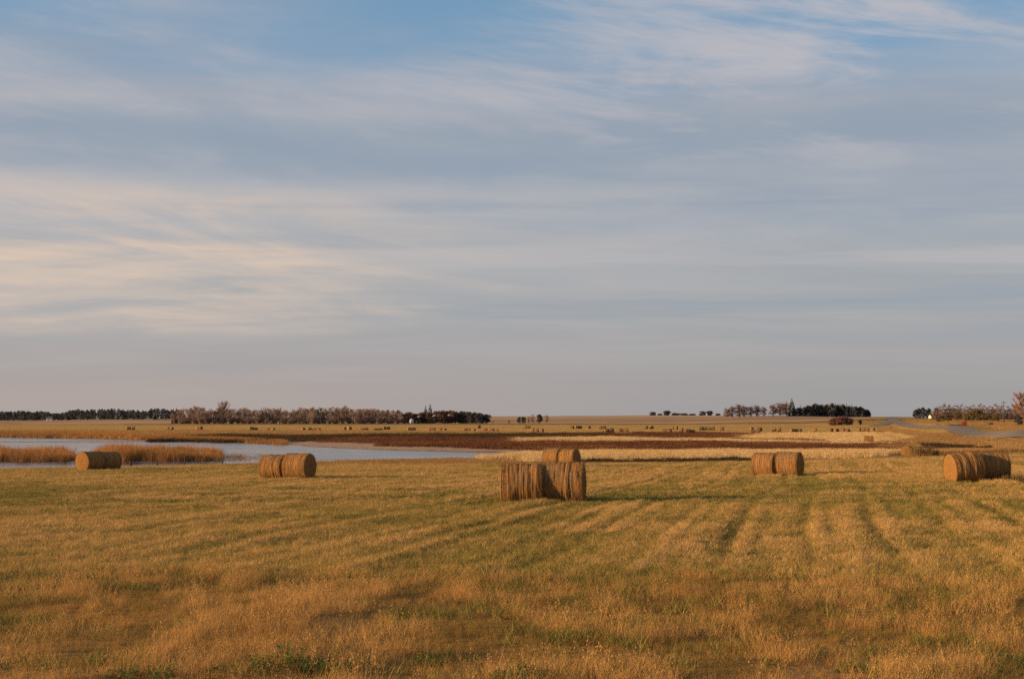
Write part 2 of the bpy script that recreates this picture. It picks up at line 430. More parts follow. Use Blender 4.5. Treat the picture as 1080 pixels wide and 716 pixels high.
# ------------------------------------------------------------------ zones of ground cover (photograph columns and rows on the low land)
# name: (polygon in (column, row), colour, plant kind)
ZONES = [
    ('bale_field', [(-900, 449), (560, 447.5), (1000, 446.5), (1000, 458), (540, 459), (-900, 456)], (.58, .36, .13), None),
    ('left_orange', [(-900, 453.5), (120, 453.2), (300, 454.5), (420, 456), (540, 457), (540, 461), (300, 462), (160, 462), (-900, 463)], (.48, .25, .08), 'orange'),
    ('dark_bank', [(175, 460.2), (240, 459.2), (330, 459.8), (420, 458.5), (540, 458.3), (640, 459), (640, 461), (560, 463), (400, 463), (280, 466), (200, 466.4), (160, 464.5)], (.06, .04, .022), 'darkreed'),
    ('red_marsh', [(300, 464.5), (350, 462.5), (420, 461), (540, 462.5), (640, 464), (760, 466.5), (960, 469), (960, 477), (740, 477), (600, 475), (500, 472.5), (420, 469), (350, 465.5)], (.19, .095, .05), 'redmarsh'),
    ('mudflat', [(230, 467.5), (300, 465), (350, 465.3), (420, 469), (500, 472.3), (600, 475), (640, 476), (640, 481), (545, 481), (500, 480), (420, 477), (330, 472), (260, 470)], (.52, .36, .25), None),
    ('grey_slick', [(600, 461), (680, 460.3), (780, 461.5), (760, 464), (660, 464)], (.30, .25, .225), None),
    ('pale_strip', [(540, 464.5), (560, 462.5), (600, 461.2), (640, 461.8), (690, 463.8), (770, 464.2), (900, 467.6), (945, 468), (900, 470), (810, 468), (760, 466.8), (690, 466.4), (560, 465.6)], (.66, .45, .21), 'yellow_low'),
    ('pale_patch', [(762, 460.8), (800, 458.2), (940, 457), (955, 461), (945, 465), (870, 465.5), (800, 463)], (.66, .45, .20), 'yellow_low'),
    ('red_strip', [(745, 463.2), (790, 463.2), (868, 464.8), (868, 467.2), (800, 465.6)], (.13, .05, .025), 'redmarsh'),
    ('near_pale_strip', [(500, 483.5), (545, 480.5), (600, 478.3), (700, 477.3), (930, 477.3), (948, 478.5), (900, 481.5), (800, 483.2), (610, 485), (500, 486)], (.62, .42, .19), 'yellow'),
    ('ditch_edge_shade', [(600, 485.2), (700, 484.2), (800, 482.8), (850, 482.4), (800, 484.6), (700, 486.2), (600, 486.8)], (.055, .042, .022), 'ditchplants'),  # shade below the tall grass, put into ground colour and dark plants
    ('shore_strip', [(-900, 493.5), (60, 496), (140, 493.2), (230, 490.2), (330, 486.8), (450, 484.5), (545, 483), (545, 487.5), (330, 490), (230, 492.4), (140, 495.4), (-900, 499)], (.42, .25, .10), 'shore'),
    ('right_orange', [(952, 459), (990, 457.0), (1012, 458.5), (1045, 461.5), (1080, 465.5), (2000, 468), (2000, 470), (1090, 472), (1048, 471), (1000, 466.5), (950, 468)], (.60, .37, .125), 'orange_low'),
    ('right_red', [(998, 463.5), (1030, 462.5), (1050, 466.5), (1040, 469.8), (1005, 468.5)], (.50, .16, .045), 'orange_low'),
    ('right_green', [(1045, 464), (1080, 466), (2000, 466), (2000, 478), (1080, 476), (1040, 474)], (.44, .30, .085), None),
    ('ditch', [(966, 467.5), (1000, 468), (1050, 471.4), (1044, 475.2), (985, 476.2), (964, 472)], (.07, .064, .056), 'ditchplants'),
    ('brown_line', [(590, 457.4), (700, 456.9), (790, 458.0), (795, 459.6), (700, 459.2), (590, 459.6)], (.22, .125, .06), 'redmarsh'),
    ('brown_patch', [(730, 460), (765, 459.6), (770, 462.6), (735, 463.4)], (.24, .13, .06), 'redmarsh'),
    ('dark_slope', [(995, 446.8), (1014, 447.4), (1014, 451.6), (1004, 450.8)], (.10, .075, .055), None),
]

def in_poly(px, py, poly):
    inside = np.zeros(px.shape, bool)
    n = len(poly); j = n - 1
    for i in range(n):
        xi, yi = poly[i]; xj, yj = poly[j]
        if yi != yj:
            c = ((yi > py) != (yj > py)) & (px < (xj - xi) * (py - yi) / (yj - yi) + xi)
            inside ^= c
        j = i
    return inside

def picture_coords(x, y, z):
    ys = np.maximum(y, 12.0)
    return 540 + F * x / ys, EYE_ROW + (CAM_Z - z) * F / ys

def zone_of(x, y, z, soft=0.0):
    px, py = picture_coords(x, y, z)
    jx = (fbm(x / 9, y / 30, 51, 4) - .5)
    jy = (fbm(x / 7, y / 20, 55, 4) - .5)
    q = px + jx * 50; r = py + jy * 2.8 + (RNG.normal(0, soft, len(py)) if soft else 0)
    zid = np.full(x.shape, -1)
    far = y > 118
    for k, (nm, poly, col, veg) in enumerate(ZONES):
        zid[in_poly(q, r, poly) & far] = k
    return zid

def field_cover(x, y):
    """greenness and paleness of the mown field / margin"""
    st = swath(x, y)
    g = fbm(x / 7, y / 11, 21, 4)
    g2 = fbm(x / 1.8, y / 2.6, 23, 3)
    green = .8 * sstep(.46, .74, g * .58 + g2 * .36 + .20 * (1 - st) + np.where((x > 0) & (y > 24) & (y < 60), .04, 0))
    pale = sstep(.58, .92, st) * sstep(.28, .5, fbm(x / 9, y / 16, 25, 3))
    return green, pale

def build_ground():
    inv = np.linspace(1 / 9.0, 1 / 9000.0, 950)
    ys = np.sort(np.concatenate([np.linspace(-60, 7.5, 28), 1 / inv, np.arange(180.3, 1100, 3.1)]))
    us = np.concatenate([np.linspace(-2.5, -.62, 24), np.linspace(-.6, .6, 560), np.linspace(.62, 2.5, 24)])
    Y, U = np.meshgrid(ys, us, indexing='ij')
    X = U * np.sqrt(Y * Y + 12 * 12)
    x = X.ravel(); y = Y.ravel()
    z = ground_z(x, y)
    col = np.zeros((len(x), 4)); col[:, 3] = 1
    green, pale = field_cover(x, y)
    mg = margin(x, y)
    c_soil = np.array((.45, .285, .088)); c_green = np.array((.26, .205, .05)); c_pale = np.array((.60, .385, .17))
    c = c_soil + (c_green - c_soil) * (green * .8)[:, None]
    c = c + (c_pale - c) * (pale * .95)[:, None]
    c_m = np.array((.30, .16, .055))
    c = c * (1 - mg * .7)[:, None] + c_m * (mg * .7)[:, None]
    # low ground past the field, and the far stubble
    low = np.array((.42, .26, .10)); hill = np.array((.56, .36, .215))
    t = sstep(122, 135, y)[:, None]
    c = c * (1 - t) + low * t
    t = sstep(820, 1050, y + (fbm(x / 60, y / 60, 61, 3) - .5) * 300)[:, None]
    strip = (fbm(x / 700, y / 130, 63, 3))[:, None]
    hc = hill * (1.0 + .35 * (sstep(.42, .6, strip) - .5)) * np.where(sstep(.60, .63, strip) > .5, .62, 1.0)
    c = c * (1 - t) + hc * t
    px, py = picture_coords(x, y, z)
    zid = zone_of(x, y, z, .35)
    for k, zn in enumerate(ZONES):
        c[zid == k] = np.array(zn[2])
    # dark weedy line along the far edge of the bale field
    edge = np.abs(y - (905 + (fbm(x / 40, y * 0, 64, 2) - .5) * 40 - .05 * x)) < 22
    c[edge & (px > 130)] = np.array((.13, .085, .04))
    # pond bed
    c[(z < -.05) & (y > 100)] = np.array((.07, .06, .05))
    mudrim = (z > -.05) & (z < .07) & (y > 100) & (y < 360) & (px < 540)
    c[mudrim] = c[mudrim] * .45 + np.array((.16, .12, .09)) * .55
    col[:, :3] = c * ALB; col[:, 3] = sstep(420, 140, y)
    nr, nc = X.shape
    i = np.arange(nr * nc).reshape(nr, nc)
    quads = np.stack([i[:-1, :-1], i[:-1, 1:], i[1:, 1:], i[1:, :-1]], -1).reshape(-1, 4)
    me = bpy.data.meshes.new('ground')
    me.vertices.add(len(x)); me.vertices.foreach_set('co', np.stack([x, y, z], 1).astype(np.float32).ravel())
    me.loops.add(quads.size); me.loops.foreach_set('vertex_index', quads.astype(np.int32).ravel())
    me.polygons.add(len(quads)); me.polygons.foreach_set('loop_start', np.arange(0, quads.size, 4, dtype=np.int32))
    me.polygons.foreach_set('loop_total', np.full(len(quads), 4, np.int32))
    me.polygons.foreach_set('use_smooth', np.ones(len(quads), bool))
    at = me.attributes.new('zone', 'FLOAT_COLOR', 'POINT'); at.data.foreach_set('color', col.astype(np.float32).ravel())
    me.materials.append(M['ground']); me.update(calc_edges=True); me.validate()
    return tag(link('ground', me), 'mown golden hay field running out to a low horizon', 'ground', None, 'structure')

build_ground()

wb = MB()
wb.quad((-420, 105, 0), (260, 105, 0), (260, 420, 0), (-420, 420, 0))
tag(wb.build('water', M['water']), 'calm blue grey pond behind the hay field', 'water', None, 'structure')

# ------------------------------------------------------------------ instanced ground cover
def blade(mb, base, ang, h, w, lean, curl, seg=3):
    d = Vector((math.cos(ang), math.sin(ang), 0)); sd = Vector((-d.y, d.x, 0))
    t0 = random.uniform(0, 6.28); sd = Vector((math.cos(t0), math.sin(t0), 0))
    p = Vector(base); pts = []
    for k in range(seg + 1):
        t = k / seg
        pts.append((p + d * (lean * t + curl * t * t) * h + Vector((0, 0, h * (t - .25 * curl * t * t))), w * (1 - t * .85)))
    for k in range(seg):
        (a0, wa), (b0, wb_) = pts[k], pts[k + 1]
        mb.quad(a0 - sd * wa / 2, a0 + sd * wa / 2, b0 + sd * wb_ / 2, b0 - sd * wb_ / 2)
    return pts[-1][0]

def tuft(name, mat, n, hr, w, spread, lean=(.05, .5), curl=(.0, .5), heads=0, seg=3):
    mb = MB()
    for i in range(n):
        r = spread * math.sqrt(random.random()); t = random.uniform(0, 6.28)
        tip = blade(mb, (r * math.cos(t), r * math.sin(t), -.02), random.uniform(0, 6.28), random.uniform(*hr), w * random.uniform(.7, 1.3),
                    random.uniform(*lean), random.uniform(*curl), seg)
        if i < heads:
            for q in range(7):
                o = Vector((random.uniform(-.02, .02), random.uniform(-.02, .02), random.uniform(-.09, .03)))
                s = Vector((random.uniform(-1, 1), random.uniform(-1, 1), random.uniform(.2, 1.5))).normalized() * .019
                k = Vector((s.y, -s.x, 0)).normalized() * .0028
                mb.quad(tip + o - k, tip + o + k, tip + o + s + k, tip + o + s - k)
    return bpy.data.objects.new(name, mb.mesh(name, mat))

def scatter_group(protos, gname):
    c = bpy.data.collections.new(gname)
    for p in protos: c.objects.link(p)
    ng = bpy.data.node_groups.new(gname, 'GeometryNodeTree')
    ng.interface.new_socket('Geometry', in_out='INPUT', socket_type='NodeSocketGeometry')
    ng.interface.new_socket('Geometry', in_out='OUTPUT', socket_type='NodeSocketGeometry')
    N = ng.nodes; L = ng.links
    gi = N.new('NodeGroupInput'); go = N.new('NodeGroupOutput')
    ci = N.new('GeometryNodeCollectionInfo'); ci.inputs['Collection'].default_value = c
    ci.inputs['Separate Children'].default_value = True; ci.inputs['Reset Children'].default_value = True
    ip = N.new('GeometryNodeInstanceOnPoints'); ip.inputs['Pick Instance'].default_value = True
    def attr(nm, typ):
        nd = N.new('GeometryNodeInputNamedAttribute'); nd.data_type = typ; nd.inputs['Name'].default_value = nm
        return nd.outputs['Attribute']
    L.new(gi.outputs[0], ip.inputs['Points']); L.new(ci.outputs[0], ip.inputs['Instance'])
    L.new(attr('pick', 'INT'), ip.inputs['Instance Index'])
    L.new(attr('turn', 'FLOAT_VECTOR'), ip.inputs['Rotation']); L.new(attr('size', 'FLOAT_VECTOR'), ip.inputs['Scale'])
    L.new(ip.outputs[0], go.inputs[0])
    return ng

def scatter(name, ng, nproto, x, y, z, size, tint, label, cat, hscale=None, pick=None):
    n = len(x)
    me = bpy.data.meshes.new(name)
    me.vertices.add(n); me.vertices.foreach_set('co', np.stack([x, y, z], 1).astype(np.float32).ravel())
    def add(nm, typ, arr, key):
        at = me.attributes.new(nm, typ, 'POINT'); at.data.foreach_set(key, arr)
    if pick is None: pick = RNG.integers(0, nproto, n)
    add('pick', 'INT', pick.astype(np.int32), 'value')
    tr = np.zeros((n, 3), np.float32); tr[:, 2] = RNG.uniform(0, 6.283, n); tr[:, :2] = RNG.normal(0, .08, (n, 2))
    add('turn', 'FLOAT_VECTOR', tr.ravel(), 'vector')
    hs = size if hscale is None else hscale
    add('size', 'FLOAT_VECTOR', np.stack([size, size, hs], 1).astype(np.float32).ravel(), 'vector')
    add('tint', 'FLOAT', tint.astype(np.float32), 'value')
    o = link(name, me)
    md = o.modifiers.new('cover', 'NODES'); md.node_group = ng
    return tag(o, label, cat, None, 'stuff')

def wedge(n, y0, y1, hw=.47, bias=1.0, extra=4.0):
    """random points between two distances, spread evenly over the ground"""
    u = RNG.random(n)
    y = np.sqrt(y0 * y0 + (y1 * y1 - y0 * y0) * u ** bias)
    x = RNG.uniform(-1, 1, n) * (hw * y + extra)
    return x, y

stub = [tuft('stubble_tuft', M['stubble'], 16, (.05, .16), .0075, .10) for k in range(4)]
margin_t = [tuft('dry_tuft', M['straw'], 24, (.08, .24), .005, .11, heads=(2 if k < 2 else 0)) for k in range(4)] + \
           [tuft('tall_dry_tuft', M['straw'], 9, (.20, .36), .004, .07, (.02, .3), (0, .35), heads=6, seg=4)]
green_t = [tuft('green_tuft', M['green'], 20, (.05, .17), .011, .11, (.1, .7), (.1, .7)) for k in range(3)]
G_stub = scatter_group(stub, 'stubble_cover'); G_marg = scatter_group(margin_t, 'margin_cover'); G_green = scatter_group(green_t, 'green_cover')

# mown field
xs, ys, sz, tn = [], [], [], []
for n, y0, y1, s in ((52000, 23, 50, 1.25), (46000, 50, 90, 1.9), (34000, 90, 132, 2.6)):
    x, y = wedge(n, y0, y1)
    mg = margin(x, y); keep = RNG.random(n) > mg * .85
    st = swath(x, y); keep &= RNG.random(n) < (.45 + .55 * st)
    green, pale = field_cover(x, y)
    px_, _ = picture_coords(x, y, ground_base(x, y))
    keep &= (ground_base(x, y) > .12)
    x, y, st, green, pale = (q[keep] for q in (x, y, st, green, pale))
    xs.append(x); ys.append(y); tn.append(np.clip(.21 + green * .85 - pale * .8 + RNG.normal(0, .12, len(x)), 0, 1))
    sz.append(s * (.7 + .6 * RNG.random(len(x))) * (.75 + .5 * st))
x, y, s, t = (np.concatenate(q) for q in (xs, ys, sz, tn))
scatter('stubble_grass', G_stub, 4, x, y, ground_z(x, y), s, t, 'short golden stubble of the mown field in rows', 'stubble', hscale=np.minimum(s, 1.0 + .12 * (s - 1)))

# rough margin
x, y = wedge(56000, 11, 30)
mg = margin(x, y); keep = RNG.random(len(x)) < np.maximum(mg, .03)
clump = fbm(x / .8, y / 1.0, 91, 3)
bare = sstep(.34, .54, fbm(x / 1.7, y / 1.0, 93, 3))
keep &= RNG.random(len(x)) < (.26 + .74 * bare)
x, y, clump = x[keep], y[keep], clump[keep]
tall = sstep(.42, .64, clump)
s = (.55 + .55 * RNG.random(len(x))) * (.56 + .58 * tall)
pick = np.where(RNG.random(len(x)) < .05 + .13 * tall, 4, RNG.integers(0, 4, len(x)))
g, p = field_cover(x, y)
scatter('dry_grass', G_marg, 5, x, y, ground_z(x, y), s, np.clip(.75 - .85 * tall + g * .3 + RNG.normal(0, .15, len(x)), 0, 1),
        'rough orange brown unmown grass with seed heads in the foreground', 'grass', pick=pick)

# green patches
x, y = wedge(60000, 11.5, 75)
g, p = field_cover(x, y); mg = margin(x, y)
pr = g * np.where(mg > .5, .30, .26)
pr = np.maximum(pr, .95 * sstep(.53, .63, fbm(x / 2.2, y / .9, 95, 3)) * mg)
pr = np.maximum(pr, .7 * sstep(.57, .68, fbm(x / 5.5, y / 2.0, 97, 3)) * (y > 23) * (y < 70))
keep = RNG.random(len(x)) < pr
x, y = x[keep], y[keep]
s = (.7 + .7 * RNG.random(len(x))) * np.interp(y, [12, 24, 75], [1.15, 1.1, 1.9])
scatter('green_grass', G_green, 3, x, y, ground_z(x, y), s, RNG.random(len(x)), 'patches of short green regrowth among the dry stubble', 'grass',
        hscale=s * np.interp(y, [12, 24, 30, 75], [1.2, 1.0, .65, .5]))

# plants of the low land
reed_t = [tuft('reed_clump', M['reed'], 46, (.9, 2.0), .030, .55, (.0, .22), (0, .3), seg=3) for k in range(3)]
for k in range(2): reed_t.append(tuft('sparse_reed_clump', M['reed'], 12, (.5, 1.5), .03, .5, (.0, .25), (0, .2), seg=3))
dark_t = [tuft('bank_clump', M['darkreed'], 46, (.25, .75), .04, .55) for k in range(2)]
red_t = [tuft('marsh_clump', M['redmarsh'], 50, (.12, .42), .05, .7) for k in range(3)]
yel_t = [tuft('pale_clump', M['yellow'], 46, (.25, .62), .026, .5, (.02, .4)) for k in range(3)]
ora_t = [tuft('orange_clump', M['orange'], 46, (.25, .8), .035, .6, (.02, .4)) for k in range(3)]
G_reed = scatter_group(reed_t, 'reed_cover'); G_dark = scatter_group(dark_t, 'bank_cover'); G_red = scatter_group(red_t, 'marsh_cover')
G_yel = scatter_group(yel_t, 'pale_cover'); G_ora = scatter_group(ora_t, 'orange_cover')

cand_x, cand_y = [], []
for n, y0, y1 in ((60000, 119, 175), (70000, 175, 270), (90000, 270, 460)):
    x, y = wedge(n, y0, y1, .50, 1.0, 6); cand_x.append(x); cand_y.append(y)
cx = np.concatenate(cand_x); cy = np.concatenate(cand_y); cz = ground_z(cx, cy)
cid = zone_of(cx, cy, cz, .6)
names = [z_[0] for z_ in ZONES]; veg = [z_[3] for z_ in ZONES]
def pickzone(kinds, frac=1.0):
    ids = [k for k, v in enumerate(veg) if v in kinds]
    k = np.isin(cid, ids) & (cz > .02) & (RNG.random(len(cx)) < frac)
    return cx[k], cy[k], cz[k]
x = np.concatenate([RNG.uniform(-.5, .5, 26000) for k in range(2)]); y = 1 / RNG.uniform(1 / 930., 1 / 330., len(x)); x = x * y
z = ground_z(x, y); px_, row_ = picture_coords(x, y, z); k_ = (row_ < 457) & (px_ < 1000) & (RNG.random(len(x)) < sstep(.3, .6, fbm(x / 30, y / 60, 96, 3)) + .15); x, y, z = x[k_], y[k_], z[k_]
scatter('far_stubble', G_stub, 4, x, y, z, 4.0 + 3 * RNG.random(len(x)), np.clip(fbm(x / 40, y / 90, 98, 3) * 1.6 - .45, 0, 1), 'tan stubble over the far bale field', 'stubble', hscale=1.6 + RNG.random(len(x)))
x, y, z = pickzone(['yellow']); x = np.repeat(x, 2) + RNG.normal(0, .5, 2 * len(x)); y = np.repeat(y, 2) + RNG.normal(0, .8, len(x)); z = np.repeat(z, 2); s = .8 + .5 * RNG.random(len(x))
scatter('pale_dry_grass', G_yel, 3, x, y, z, s * 1.1, RNG.random(len(x)), 'pale yellow tall dry grass along the field edge', 'grass', hscale=s * .9)
x, y, z = pickzone(['yellow_low']); s = .8 + .5 * RNG.random(len(x))
scatter('pale_dry_grass', G_yel, 3, x, y, z, s * 1.6, RNG.random(len(x)) * .6, 'pale yellow dry grass strips across the far marsh', 'grass', hscale=s * .8)
x, y, z = pickzone(['redmarsh']); k_ = RNG.random(len(x)) < .25 + .75 * sstep(.36, .56, fbm(x / 16, y / 45, 57, 3)); x, y, z = x[k_], y[k_], z[k_]; s = .8 + .6 * RNG.random(len(x))
scatter('marsh_plants', G_red, 3, x, y, z, s * 1.5, RNG.random(len(x)), 'dark red marsh plants in a belt behind the mud', 'marsh plants', hscale=s)
x, y, z = pickzone(['darkreed']); s = .8 + .6 * RNG.random(len(x))
scatter('bank_plants', G_dark, 2, x, y, z, s * 1.5, RNG.random(len(x)), 'dark low plants on the far pond bank', 'bank plants', hscale=s * .8)
x, y, z = pickzone(['orange']); s = .8 + .6 * RNG.random(len(x))
scatter('orange_grass', G_ora, 3, x, y, z, s * 1.5, RNG.random(len(x)), 'orange brown grass on the banks beyond the pond', 'grass', hscale=s * .9)
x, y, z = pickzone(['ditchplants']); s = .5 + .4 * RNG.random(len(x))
scatter('ditch_plants', G_dark, 2, x, y, z, s * 1.2, RNG.random(len(x)), 'dark green rushes in the ditch and as painted shade along the field edge', 'rushes', hscale=s * .42)  # along the field edge their dark colour stands in for shade
x, y, z = pickzone(['orange_low'], .8); s = .8 + .5 * RNG.random(len(x))
scatter('orange_grass', G_ora, 3, x, y, z, s * 1.2, RNG.random(len(x)), 'short orange tan grass on the bank below the road', 'grass', hscale=s * .4)
x, y, z = pickzone(['shore'], .6); s = .4 + .4 * RNG.random(len(x))
scatter('shore_grass', G_ora, 3, x, y, z, s, RNG.random(len(x)), 'thin brown grass along the near pond shore', 'grass', hscale=s * .4)

# reeds: two stands in the water and the far bank
def reed_stand(px0, px1, d0, d1, n, thin=None):
    d = RNG.uniform(d0, d1, n); px = RNG.uniform(px0, px1, n)
    k = np.ones(n, bool)
    edge = fbm(px / 7, d / 9, 83, 4)
    k &= RNG.random(n) < .35 + .65 * sstep(.36, .5, fbm(px / 5, d / 7, 84, 3))
    k &= (d - d0) > (edge - .45) * 14
    k &= (d1 - d) > (edge - .3) * 10
    if thin is not None: k &= RNG.random(n) < np.interp(px, thin[0], thin[1])
    return (px[k] - 540) / F * d[k], d[k], px[k]
parts = [reed_stand(-120, 82, 144, 172, 1500, ([-120, 40, 60, 70, 82], [1, 1, .9, .6, .0])),
         reed_stand(103, 285, 146, 170, 2100, ([103, 108, 180, 225, 240, 285], [.4, 1, .9, .6, .3, .12]))]
x = np.concatenate([p_[0] for p_ in parts]); y = np.concatenate([p_[1] for p_ in parts]); q = np.concatenate([p_[2] for p_ in parts])
hs = (.30 + .80 * fbm(x / 2.2, y / 5, 85, 4)) * RNG.uniform(.75, 1.2, len(x)) * np.interp(q, [-120, 0, 82, 103, 180, 240, 285], [.95, .95, .8, 1.0, 1.0, .85, .6])
pk = np.where(q > 232, RNG.integers(3, 5, len(x)), RNG.integers(0, 3, len(x)))
scatter('reeds', G_reed, 5, x, y, np.full(len(x), -.06), np.full(len(x), 1.0), np.clip(fbm(x / 5, y / 5, 87, 2) * 1.6 - .4, 0, 1),
        'rust orange reeds standing in the pond', 'reeds', hscale=hs, pick=pk)
n = 3600
px = RNG.uniform(-140, 300, n); f = np.interp(px, *FAR_SHORE); d = f + RNG.uniform(3, 34, n) * np.interp(px, [-140, 150, 300], [1.2, 1, .7])
x = (px - 540) / F * d; hs = (.5 + .5 * fbm(x / 12, d / 12, 89, 3)) * np.interp(px, [-140, 100, 180, 300], [1.0, 1.0, .7, .5])
scatter('far_reeds', G_reed, 5, x, d, ground_z(x, d) - .05, np.full(n, 1.5), np.clip(fbm(x / 20, d / 9, 90, 2) * 1.5 - .3, 0, 1),
        'orange reed belt along the far shore of the pond', 'reeds', hscale=hs, pick=RNG.integers(0, 3, n))
n = 2600
x, y = wedge(n, 119, 160, .45)
px, py = picture_coords(x, y, ground_base(x, y))

# ------------------------------------------------------------------ hay bales
def bale_meshes(seed, rad=.8, length=1.66):
    rs = np.random.default_rng(seed)
    nl, na = 54, 72
    mb = MB()
    ts = np.linspace(-.5, .5, nl)
    ringamp = rs.normal(0, .006, nl) + .010 * np.sin(np.arange(nl) * .37 + seed)
    for i, t in enumerate(ts):
        edge = 1 - .055 * (abs(t) * 2) ** 6
        for k in range(na):
            th = 2 * math.pi * k / na - math.pi / 2
            n = float(vnoise(np.array([t * 13 + 20]), np.array([th * .9 + 9]), seed)[0] - .5) * .026 + float(vnoise(np.array([t * 4 + 20]), np.array([th * 1.4 + 9]), seed + 7)[0] - .5) * .04
            n2 = float(vnoise(np.array([t * 26 + 40]), np.array([th * 2.2 + 9]), seed + 3)[0] - .5) * .032
            r = rad * edge * (1 + n + n2 + ringamp[i])
            yy = r * math.cos(th) * 1.02; zz = r * math.sin(th)
            zz = max(zz, -rad * .90 + .02 * math.sin(th * 3))
            mb.v.append((t * length + n * .15, yy, zz + rad * .90))
    for i in range(nl - 1):
        for k in range(na):
            a0 = i * na + k; b0 = i * na + (k + 1) % na
            mb.f.append((a0, a0 + na, b0 + na, b0))
    body = mb.mesh('hay_bale', M['bale'], True)
    ends = []
    for sgn in (-1, 1):
        e_ = MB()
        i = 0 if sgn < 0 else nl - 1
        rim = [Vector(mb.v[i * na + k]) for k in range(na)]
        cen = Vector((sgn * length * .5, 0, rad * .90))
        rings = 9
        for j in range(rings):
            q = 1 - j / rings
            for k in range(na):
                p = cen + (rim[k] - cen) * q
                p.x = rim[k].x * q + cen.x * (1 - q) + sgn * (.05 * (1 - q ** 4) + .018 * math.sin(j * 2.2 + k * 2 * math.pi / na) * (j > 0) + rs.normal(0, .008) * (j > 0))
                e_.v.append(tuple(p))
        e_.v.append((cen.x + sgn * .03, 0, cen.z))
        for j in range(rings - 1):
            for k in range(na):
                a0 = j * na + k; b0 = j * na + (k + 1) % na
                e_.f.append((a0, b0, b0 + na, a0 + na) if sgn > 0 else (a0, a0 + na, b0 + na, b0))
        for k in range(na):
            a0 = (rings - 1) * na + k; b0 = (rings - 1) * na + (k + 1) % na
            e_.f.append((a0, b0, len(e_.v) - 1) if sgn > 0 else (b0, a0, len(e_.v) - 1))
        ends.append(e_.mesh('end_face', M['bale_end'], True))
    st = MB()
    for q in range(2100):
        th = rs.uniform(0, 2 * math.pi); t = rs.choice([-.5, .5]) * rs.uniform(.92, 1.0) if q < 700 else rs.uniform(-.5, .5)
        p = Vector((t * length, rad * .985 * math.cos(th), rad * .985 * math.sin(th) + rad * .90))
        if p.z < .05: p.z = .03
        nrm = Vector((0, math.cos(th), math.sin(th)))
        tang = Vector((rs.normal(0, .5), -math.sin(th), math.cos(th))) * rs.choice([-1, 1])
        d = (tang.normalized() + nrm * rs.uniform(.1, .9) + Vector((0, 0, -.25))).normalized()
        ln = rs.uniform(.07, .24); w = Vector((1, 0, 0)) * .006 if abs(d.x) < .7 else Vector((0, .006, 0))
        m_ = p + d * ln * .55; e2 = m_ + (d + Vector((0, 0, -.5))).normalized() * ln * .45
        st.quad(p - w, p + w, m_ + w * .8, m_ - w * .8); st.quad(m_ - w * .8, m_ + w * .8, e2 + w * .3, e2 - w * .3)
    # a skirt of fallen straw at the foot
    for q in range(420):
        xx = rs.uniform(-.62, .62) * length; sd_ = rs.choice([-1, 1]); yy = sd_ * rs.uniform(.34, .70)
        p = Vector((xx, yy, .02)); d = Vector((rs.normal(), sd_ * abs(rs.normal()), rs.uniform(.2, 1.6))).normalized(); ln = rs.uniform(.10, .26)
        w = Vector((d.y, -d.x, 0)).normalized() * .006
        st.quad(p - w, p + w, p + d * ln + w * .4, p + d * ln - w * .4)
    return body, ends, st.mesh('loose_straw', M['loose_straw'])

protos = []
for sd in (3, 8, 14):
    body, ends, straw = bale_meshes(sd)
    o = link('hay_bale', body); tag(o, 'x', 'hay bale')
    for e_ in ends: link('end_face', e_, o)
    s_ = link('loose_straw', straw, o); s_['kind'] = 'stuff'
    protos.append(o)
GB = 'round hay bales in pairs on the near field'
def bale(k, px, d, az, label, size=1.0, tilt=(0, 0), group=GB, dz=0.0, ls=1.0):
    """az: bearing of the axis, degrees left of straight back to the camera"""
    p = spot(px, d); a_ = R(az)
    ax = (-math.sin(a_), -math.cos(a_))
    return place(protos[k], (p.x, p.y, p.z - .07 + dz), math.atan2(ax[1], ax[0]), (size * ls, size, size), label, group, tilt)
bale(0, 550.5, 54.6, -87, 'large nearest round hay bale, left one of the front pair, orange ridged side', 1.08, (0.05, 0), ls=.91)
bale(1, 594.0, 54.6, -81, 'large nearest round hay bale, right one of the front pair, greyer shaggy side', 1.09, ls=.92)
bale(2, 583.6, 118.6, -62, 'hay bale just behind the front pair, left of the two there', 1.09, ls=.78)
bale(0, 600.3, 117.8, -62, 'hay bale just behind the front pair, right one with dark round end', 1.1, ls=.78)
bale(1, 291.0, 83.0, -70, 'hay bale left of the dark ended one in the pair before the pond', .98, ls=.9)
bale(2, 316.4, 82.2, -70, 'hay bale before the pond showing a dark round right end', 1.02, ls=.9)
bale(0, 97.0, 105.2, 32, 'hay bale at far left with its round end lit orange', 1.0)
bale(1, 114.5, 106.8, 32, 'hay bale at far left whose long side is in shadow, behind the lit end', 1.0)
bale(2, 806.8, 85.0, -57, 'hay bale left half of the pair standing right of the middle', .98, ls=.86)
bale(0, 831.0, 84.4, -60, 'hay bale right half of the pair right of the middle, dark right end', 1.02, ls=.86)
bale(1, 1015.5, 68.0, 84, 'sagging hay bale at the right edge with its left end lit', 1.03, (0, .06), ls=.86)
bale(2, 1044.5, 68.7, -84, 'hay bale at the right edge with dark ridged side, outermost', .98, ls=.9)
bale(1, 956.0, 146.0, 25, 'lone hay bale half sunk in tall dry weeds by the ditch', .80, dz=-.1, group='single bales by the ditch')
bale(0, 915.0, 240.0, 100, 'small lone dark bale on the marsh edge left of the road', .95, group='single bales on the marsh edge')

